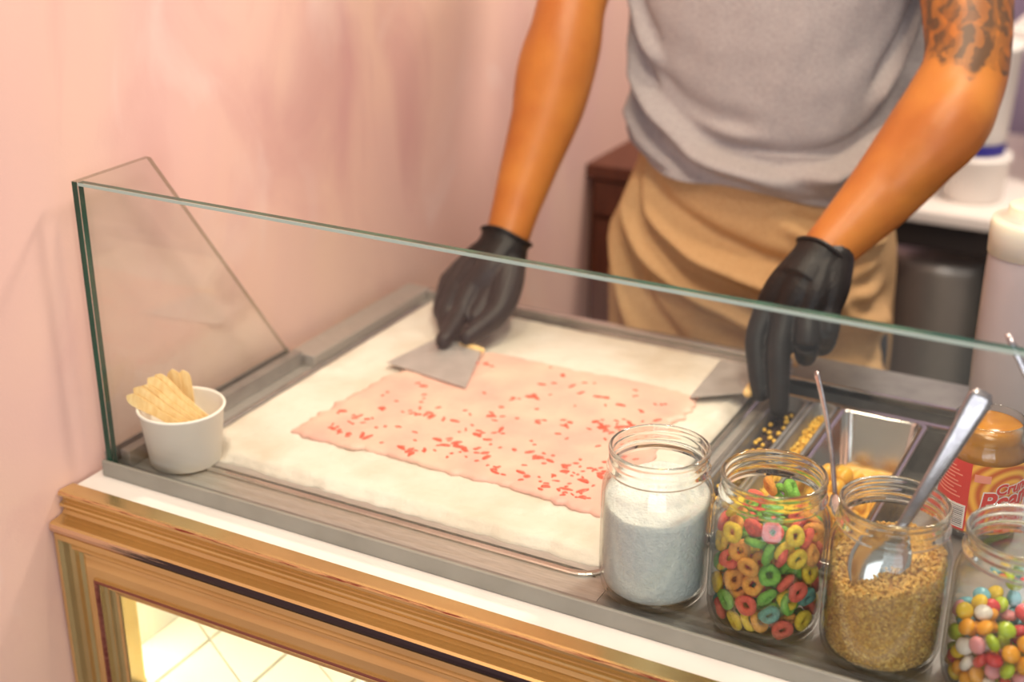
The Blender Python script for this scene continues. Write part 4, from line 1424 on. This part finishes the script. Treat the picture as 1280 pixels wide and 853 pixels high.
# t-shirt
SH = [(0.0, 0.100, 0.1640, 0.122, -0.006), (0.1, 0.160, 0.1620, 0.122, -0.010), (0.35, 0.26, 0.165, 0.124, -0.016), (0.6, 0.38, 0.177, 0.124, -0.018), (0.8, 0.48, 0.190, 0.118, -0.016), (0.92, 0.55, 0.172, 0.098, -0.008), (1.0, 0.605, 0.098, 0.070, -0.002)]
def interp(tab, t):
    for a, b in zip(tab[:-1], tab[1:]):
        if t <= b[0]:
            k = (t - a[0]) / (b[0] - a[0])
            return [p + (q - p) * k for p, q in zip(a[1:], b[1:])]
    return list(tab[-1][1:])
SF = [(D(-62), 0.30, D(30), 0.150, -0.030, 0.014, 0.0095), (D(-70), 0.245, D(20), 0.128, -0.028, 0.010, 0.0085), (D(-40), 0.27, D(10), 0.205, -0.020, 0.013, 0.004),
      (D(112), 0.36, D(28), 0.165, -0.050, 0.013, 0.0125), (D(112), 0.275, D(40), 0.150, -0.040, 0.012, 0.0105), (D(120), 0.20, D(30), 0.118, -0.015, 0.009, 0.0075),
      (D(-80), 0.172, D(80), 0.100, -0.012, 0.008, 0.0080), (D(-70), 0.205, D(-5), 0.135, -0.012, 0.007, 0.0055), (D(-10), 0.135, D(70), 0.128, -0.014, 0.007, 0.0060), (D(-20), 0.185, D(45), 0.178, -0.012, 0.012, 0.0045),
      (D(95), 0.40, D(60), 0.25, -0.02, 0.016, 0.006), (D(-58), 0.40, D(-30), 0.28, -0.02, 0.016, 0.005)]
def hem(th):
    return 0.051 - 0.021 * math.sin(th) - 0.010 * math.cos(th) + 0.003 * math.sin(5 * th + 1)
vv, ff = [], []
NT, NZ = 220, 150
for j in range(NZ + 1):
    t = (j / NZ)
    z0, a, b, dy = interp(SH, t)
    for i in range(NT):
        th = -PI + 2 * PI * i / NT
        z = z0 + hem(th) * (1 - t) ** 3
        d = folds(th, z, SF) + 0.0035 * nz(math.sin(th) * 0.18, math.cos(th) * 0.12, z, 14) + 0.0016 * nz(math.sin(th), math.cos(th), z * 4, 7)
        d *= min(1, max(0.0, (0.50 - z) / 0.1)) if z > 0.4 else 1
        d = max(d, -0.0035 if z < 0.19 else -0.009)
        if t < 0.035: d += 0.0012
        s, c = math.sin(th), math.cos(th)
        e = 2 / 2.3
        sx, sc = math.copysign(abs(s) ** e, s), math.copysign(abs(c) ** e, c)
        vv.append((PX + (a + d) * sx, PY + dy - (b + d) * sc, z))
for j in range(NZ):
    for i in range(NT):
        k = (i + 1) % NT
        ff.append((j * NT + i, j * NT + k, (j + 1) * NT + k, (j + 1) * NT + i))
sl = []
for A, R in ((AR, ARr), (AL, ALr)):
    p0, p1 = Vector(A[0]), Vector(A[1])
    dr = (p1 - p0).normalized()
    path = [p0 - dr * 0.03, p0 + dr * 0.03, p0 + dr * 0.075, p0 + dr * 0.115]
    tv, tf = tube_data(path, [0.062, 0.070, 0.071, 0.072], n=28, sub=4, round_ends=False)
    tf = tf[:-2]
    sl.append((tv, tf))
ts = mesh_obj('t_shirt', *join((vv, ff), *sl), M['shirt'])
fix_normals(ts)
sm = ts.modifiers.new('s', 'SOLIDIFY'); sm.thickness = 0.0016; sm.offset = -1
P(ts, person); ts['label'] = 'light grey jersey t-shirt'
# apron
AF = [(D(-75), 0.115, D(10), -0.16, -0.02, 0.020, 0.010), (D(-66), 0.140, D(45), -0.02, -0.045, 0.014, 0.010), (D(-50), 0.135, D(70), 0.055, -0.050, 0.012, 0.0085), (D(-20), 0.085, D(75), 0.020, -0.020, 0.012, 0.009),
      (D(-78), 0.04, D(-20), -0.26, 0.0, 0.022, 0.008), (D(10), -0.02, D(85), -0.09, -0.02, 0.02, 0.008), (D(20), 0.105, D(85), 0.085, -0.012, 0.009, 0.006), (D(30), 0.04, D(90), -0.02, -0.02, 0.014, 0.007)]
vv, ff = [], []
NT2, NZ2 = 190, 120
for j in range(NZ2 + 1):
    z = 0.165 - 0.62 * j / NZ2
    fl = max(0, 0.165 - z)
    a = 0.1535 + 0.016 * min(1, fl / 0.12) + 0.02 * min(1, fl / 0.5)
    b = 0.112 + 0.014 * min(1, fl / 0.12) + 0.03 * min(1, fl / 0.5)
    for i in range(NT2 + 1):
        th = D(-158) + D(316) * i / NT2
        d = folds(th, z, AF) * min(1, fl / 0.05) + 0.003 * nz(math.sin(th), math.cos(th), z * 3, 3.5) * min(1, fl / 0.05) + 0.006 * min(1, fl / 0.3) * math.sin(7 * th + 6 * z)
        s, c = math.sin(th), math.cos(th)
        e = 2 / 2.3
        vv.append((PX + (a + d) * math.copysign(abs(s) ** e, s), PY - 0.006 - (b + d) * math.copysign(abs(c) ** e, c), z))
W = NT2 + 1
for j in range(NZ2):
    for i in range(NT2):
        ff.append((j * W + i, (j + 1) * W + i, (j + 1) * W + i + 1, j * W + i + 1))
ap = mesh_obj('apron', vv, ff, M['apron']); fix_normals(ap)
sm = ap.modifiers.new('s', 'SOLIDIFY'); sm.thickness = 0.0018; sm.offset = -1
P(ap, person); ap['label'] = 'beige cotton waist apron'
tr = remeshed('trousers', join(loft_data([torso_ring(z, PX + dx, PY + dy, a + 0.008, b + 0.008) for z, dx, dy, a, b in TOR[:4]]), *[tube_data([(PX + s * 0.085, PY, -0.08), (PX + s * 0.09, PY - 0.01, -0.28), (PX + s * 0.095, PY - 0.012, -0.47), (PX + s * 0.098, PY + 0.012, -0.68), (PX + s * 0.10, PY + 0.02, FLOOR_Z + 0.10)], [0.094, 0.086, 0.068, 0.062, 0.058], n=20) for s in (-1, 1)]), M['trousers'], 0.008, 2)
P(tr, person)
for s in (-1, 1):
    o = remeshed('shoe', tube_data([(PX + s * 0.10, PY + 0.04, FLOOR_Z + 0.047), (PX + s * 0.105, PY - 0.06, FLOOR_Z + 0.044), (PX + s * 0.117, PY - 0.16, FLOOR_Z + 0.038)], [0.043, 0.044, 0.034], n=16), M['shoe'], 0.006, 2)
    P(o, person)
hair = remeshed('hair', join(ellipsoid_data(hc + Vector((0, 0.014, 0.022)), (0.080, 0.094, 0.104))), M['black'], 0.006, 2)
P(hair, person)

# gloves
def hand(name, wrist, cuff, palm_pts, fingers, side_label, shift=(0, 0, 0)):
    """wrist->palm slab of tubes, fingers = list of (points, radii)"""
    mv = lambda pts: [tuple(a + b for a, b in zip(p, shift)) for p in pts]
    cuff = (mv(cuff[0]), cuff[1])
    palm_pts = [(mv(p), r) for p, r in palm_pts]
    fingers = [(mv(p), r) for p, r in fingers]
    parts = []
    parts.append(tube_data(cuff[0], cuff[1], n=22, sub=5, round_ends=False))
    for pts, rad in palm_pts:
        parts.append(tube_data(pts, [q * 1.12 for q in rad], n=16, sub=5))
    for pts, rad in fingers:
        parts.append(tube_data(pts, [q * 1.13 for q in rad], n=14, sub=6))
    o = remeshed(name, join(*parts), M['glove'], 0.0019, smooth=3)
    P(o, person)
    # rolled cuff bead
    c0, c1 = Vector(cuff[0][0]), Vector(cuff[0][1])
    ax = (c0 - c1).normalized()
    q = Vector((0, 0, 1)).rotation_difference(ax).to_matrix()
    R, r = cuff[1][0] * 1.015, 0.0022
    vv, ff = [], []
    for i in range(40):
        a = 2 * PI * i / 40
        wob = 0.0012 * math.sin(3 * a) 
        for k in range(8):
            b = 2 * PI * k / 8
            vv.append(c0 + q @ Vector(((R + r * math.cos(b)) * math.cos(a), (R + r * math.cos(b)) * math.sin(a), r * math.sin(b) + wob)))
    for i in range(40):
        for k in range(8):
            ff.append((i * 8 + k, ((i + 1) % 40) * 8 + k, ((i + 1) % 40) * 8 + (k + 1) % 8, i * 8 + (k + 1) % 8))
    bd = mesh_obj('rolled_cuff', vv, ff, M['glove']); fix_normals(bd)
    bd.parent = o
    o['label'] = side_label
    return o
wR = (0.161, 0.500, 0.102)
gR = hand('glove', wR, ([(0.1612, 0.509, 0.1080), (0.160, 0.502, 0.098), (0.156, 0.492, 0.086), (0.148, 0.482, 0.076)], [0.0295, 0.0285, 0.0300, 0.0310]),
     [([(0.166, 0.495, 0.094), (0.160, 0.470, 0.076), (0.148, 0.455, 0.062)], [0.024, 0.020, 0.0125]),
      ([(0.157, 0.495, 0.092), (0.140, 0.474, 0.072), (0.127, 0.461, 0.058)], [0.023, 0.019, 0.0125]),
      ([(0.152, 0.496, 0.090), (0.125, 0.482, 0.068), (0.110, 0.472, 0.054)], [0.022, 0.018, 0.0120]),
      ([(0.150, 0.500, 0.088), (0.116, 0.492, 0.064), (0.097, 0.486, 0.050)], [0.021, 0.016, 0.0110])],
     [([(0.170, 0.480, 0.076), (0.168, 0.452, 0.052), (0.164, 0.428, 0.036)], [0.016, 0.0125, 0.0085]), ([(0.148, 0.455, 0.062), (0.146, 0.432, 0.042), (0.151, 0.404, 0.034), (0.158, 0.370, 0.0288)], [0.0125, 0.0110, 0.0098, 0.0085]),
      ([(0.127, 0.461, 0.058), (0.122, 0.440, 0.032), (0.133, 0.420, 0.022), (0.148, 0.402, 0.021)], [0.0125, 0.0112, 0.0100, 0.0086]),
      ([(0.110, 0.472, 0.054), (0.106, 0.455, 0.026), (0.120, 0.446, 0.023), (0.136, 0.446, 0.028)], [0.0120, 0.0108, 0.0096, 0.0084]),
      ([(0.097, 0.486, 0.050), (0.095, 0.474, 0.026), (0.108, 0.470, 0.024), (0.121, 0.472, 0.030)], [0.0108, 0.0095, 0.0086, 0.0076]),
      ([(0.172, 0.494, 0.090), (0.186, 0.464, 0.066), (0.190, 0.438, 0.046), (0.184, 0.410, 0.036), (0.179, 0.386, 0.0310)], [0.0190, 0.0165, 0.0130, 0.0112, 0.0090])],
     'black glove pinching the moving scraper', shift=(0.0, -0.012, -0.007))
wL = (0.533, 0.490, 0.140)
gL = hand('glove', wL, ([(0.5335, 0.493, 0.1420), (0.529, 0.483, 0.131), (0.525, 0.474, 0.122), (0.522, 0.466, 0.114)], [0.0300, 0.0295, 0.0310, 0.0310]),
     [([(0.526, 0.484, 0.134), (0.504, 0.462, 0.108), (0.491, 0.450, 0.088)], [0.023, 0.019, 0.0125]),
      ([(0.532, 0.482, 0.134), (0.522, 0.456, 0.110), (0.514, 0.442, 0.090)], [0.023, 0.020, 0.0128]),
      ([(0.538, 0.484, 0.136), (0.538, 0.458, 0.112), (0.536, 0.443, 0.094)], [0.022, 0.019, 0.0122]),
      ([(0.543, 0.488, 0.138), (0.551, 0.466, 0.116), (0.554, 0.454, 0.098)], [0.021, 0.017, 0.0112])],
     [([(0.491, 0.450, 0.088), (0.489, 0.431, 0.062), (0.497, 0.416, 0.036), (0.505, 0.406, 0.015)], [0.0125, 0.0110, 0.0098, 0.0085]),
      ([(0.514, 0.442, 0.090), (0.516, 0.420, 0.060), (0.523, 0.406, 0.030), (0.528, 0.397, 0.006)], [0.0128, 0.0112, 0.0100, 0.0086]),
      ([(0.536, 0.443, 0.094), (0.542, 0.427, 0.070), (0.538, 0.440, 0.050), (0.530, 0.458, 0.056)], [0.0122, 0.0112, 0.0098, 0.0086]),
      ([(0.554, 0.454, 0.098), (0.558, 0.442, 0.076), (0.550, 0.452, 0.058), (0.540, 0.466, 0.064)], [0.0112, 0.0102, 0.0090, 0.0078]),
      ([(0.512, 0.486, 0.122), (0.494, 0.474, 0.088), (0.484, 0.460, 0.058), (0.486, 0.446, 0.030)], [0.0190, 0.0160, 0.0125, 0.0095])],
     'black glove pointing two fingers down')

# ------------------------------------------------------------------ background behind the person
cab = empty('brown_cabinet', (0.2, 1.3, FLOOR_Z))
tag(cab, 'dark brown wooden cabinet against the pink wall behind the worker', 'cabinet')
P(box('carcass', WX + 0.002, 0.30, 1.105, 1.62, FLOOR_Z, 0.0, M['brown']), cab)
P(box('cabinet_top', WX + 0.001, 0.31, 1.085, 1.63, 0.0, 0.022, M['brown'], bevel=0.002), cab)
d_ = P(box('drawer_front', WX + 0.012, 0.288, 1.093, 1.105, -0.062, -0.006, M['brown'], bevel=0.002), cab)
P(box('door', WX + 0.012, 0.288, 1.093, 1.105, -0.86, -0.070, M['brown'], bevel=0.002), cab)

bc_ = empty('back_counter', (0.9, 1.8, FLOOR_Z))
tag(bc_, 'back counter with white worktop over a dark cabinet behind the worker', 'counter')
ZC = -0.098
P(box('worktop', 0.34, 1.6, 1.48, 2.1, ZC - 0.022, ZC, M['whiteplastic'], bevel=0.004), bc_)
P(box('dark_carcass', 0.62, 1.6, 1.53, 2.08, FLOOR_Z, ZC - 0.022, M['darkgap']), bc_)
P(box('apron_rail', 0.36, 0.62, 1.50, 1.53, ZC - 0.075, ZC - 0.022, M['darkgap'], bevel=0.002), bc_)
P(box('back_board', 0.36, 0.62, 2.0, 2.05, FLOOR_Z, ZC - 0.022, M['darkgap']), bc_)
bin_ = empty('steel_bin', (0.475, 1.475, FLOOR_Z))
tag(bin_, 'brushed stainless steel bin under the white back worktop', 'bin')
vv, ff = lathe_data([(0, 0), (0.085, 0), (0.088, 0.01), (0.090, 0.69), (0.092, 0.70), (0.092, 0.715), (0.086, 0.72), (0, 0.722)], 48, 0.452, 1.62, FLOOR_Z)
o = fix_normals(mesh_obj('bin_body', vv, ff, M['steel'])); P(o, bin_)
o = fix_normals(mesh_obj('bin_foot', *lathe_data([(0, -0.0), (0.0865, 0.0), (0.0905, 0.004), (0.0905, 0.03), (0.088, 0.032)], 48, 0.452, 1.62, FLOOR_Z), M['black'])); P(o, bin_)

def tub(name, x, y, z, r0, r1, h, label, lid=None, band=None, sticker=None):
    r = empty(name, (x, y, z))
    tag(r, label, 'tub')
    vv, ff = lathe_data([(0, 0), (r0 - 0.004, 0), (r0, 0.004), (r1, h - 0.012), (r1 + 0.003, h - 0.011), (r1 + 0.003, h), (r1 - 0.003, h), (0, h)], 40)
    o = mesh_obj('tub_body', vv, ff, M['whiteplastic'], r); fix_normals(o)
    if lid:
        vv, ff = lathe_data([(r1 + 0.0035, h - 0.010), (r1 + 0.006, h - 0.010), (r1 + 0.006, h + 0.008), (r1, h + 0.011), (0, h + 0.011)], 40)
        o = mesh_obj('lid', vv, ff, M[lid], r); fix_normals(o)
    if band:
        z0, z1, mk = band
        f = lambda q: r0 + (r1 - r0) * q / h + 0.0012
        vv, ff = lathe_data([(f(z0), z0), (f(z1), z1)], 40)
        o = mesh_obj('label_band', vv, ff, M[mk], r); fix_normals(o)
    if sticker:
        z0, z1, mk, a0, a1 = sticker
        f = lambda q: r0 + (r1 - r0) * q / h + 0.0015
        vv, ff = [], []
        for i in range(9):
            a = D(a0 + (a1 - a0) * i / 8)
            vv += [(f(z0) * math.cos(a), f(z0) * math.sin(a), z0), (f(z1) * math.cos(a), f(z1) * math.sin(a), z1)]
        ff = [(2 * i, 2 * i + 2, 2 * i + 3, 2 * i + 1) for i in range(8)]
        o = mesh_obj('sticker', vv, ff, M[mk], r); fix_normals(o)
    return r
tub('white_tub', 0.492, 1.60, ZC, 0.052, 0.056, 0.082, 'short white plastic tub on the back worktop, under a taller labelled tub', None)
tub('white_tub', 0.486, 1.60, ZC + 0.0822, 0.050, 0.058, 0.19, 'tall white tub with blue base band and yellow sticker stacked on another tub', None, band=(0.002, 0.022, 'blue'), sticker=(0.03, 0.075, 'yellowlabel', -150, -95))
tub('white_tub', 0.376, 1.60, ZC, 0.045, 0.048, 0.085, 'smaller white tub on the back worktop next to the stacked tubs', None)
tub('white_jug', 0.366, 1.72, ZC + 0.0, 0.046, 0.050, 0.31, 'tall white container with cream cap on the back worktop beside the shirt', 'yellowlabel')
pil = box('mauve_pillar', 0.575, 0.66, 1.72, 1.82, ZC, 0.155, M['mauve'], bevel=0.004, loc=(0.617, 1.77, ZC))
tag(pil, 'dark mauve upright post between the back worktop and the pale shelf', 'post')
sh = box('wall_shelf', 0.50, 1.5, 1.70, 1.98, 0.155, 0.18, M['whiteplastic'], bevel=0.003, loc=(1.0, 1.84, 0.155))
tag(sh, 'pale shelf board resting on the mauve post', 'shelf')
mc = box('coffee_machine', 0.56, 1.0, 1.72, 1.96, 0.181, 0.30, M['black'], bevel=0.006, loc=(0.78, 1.84, 0.181))
tag(mc, 'black appliance standing on the pale shelf board', 'appliance')
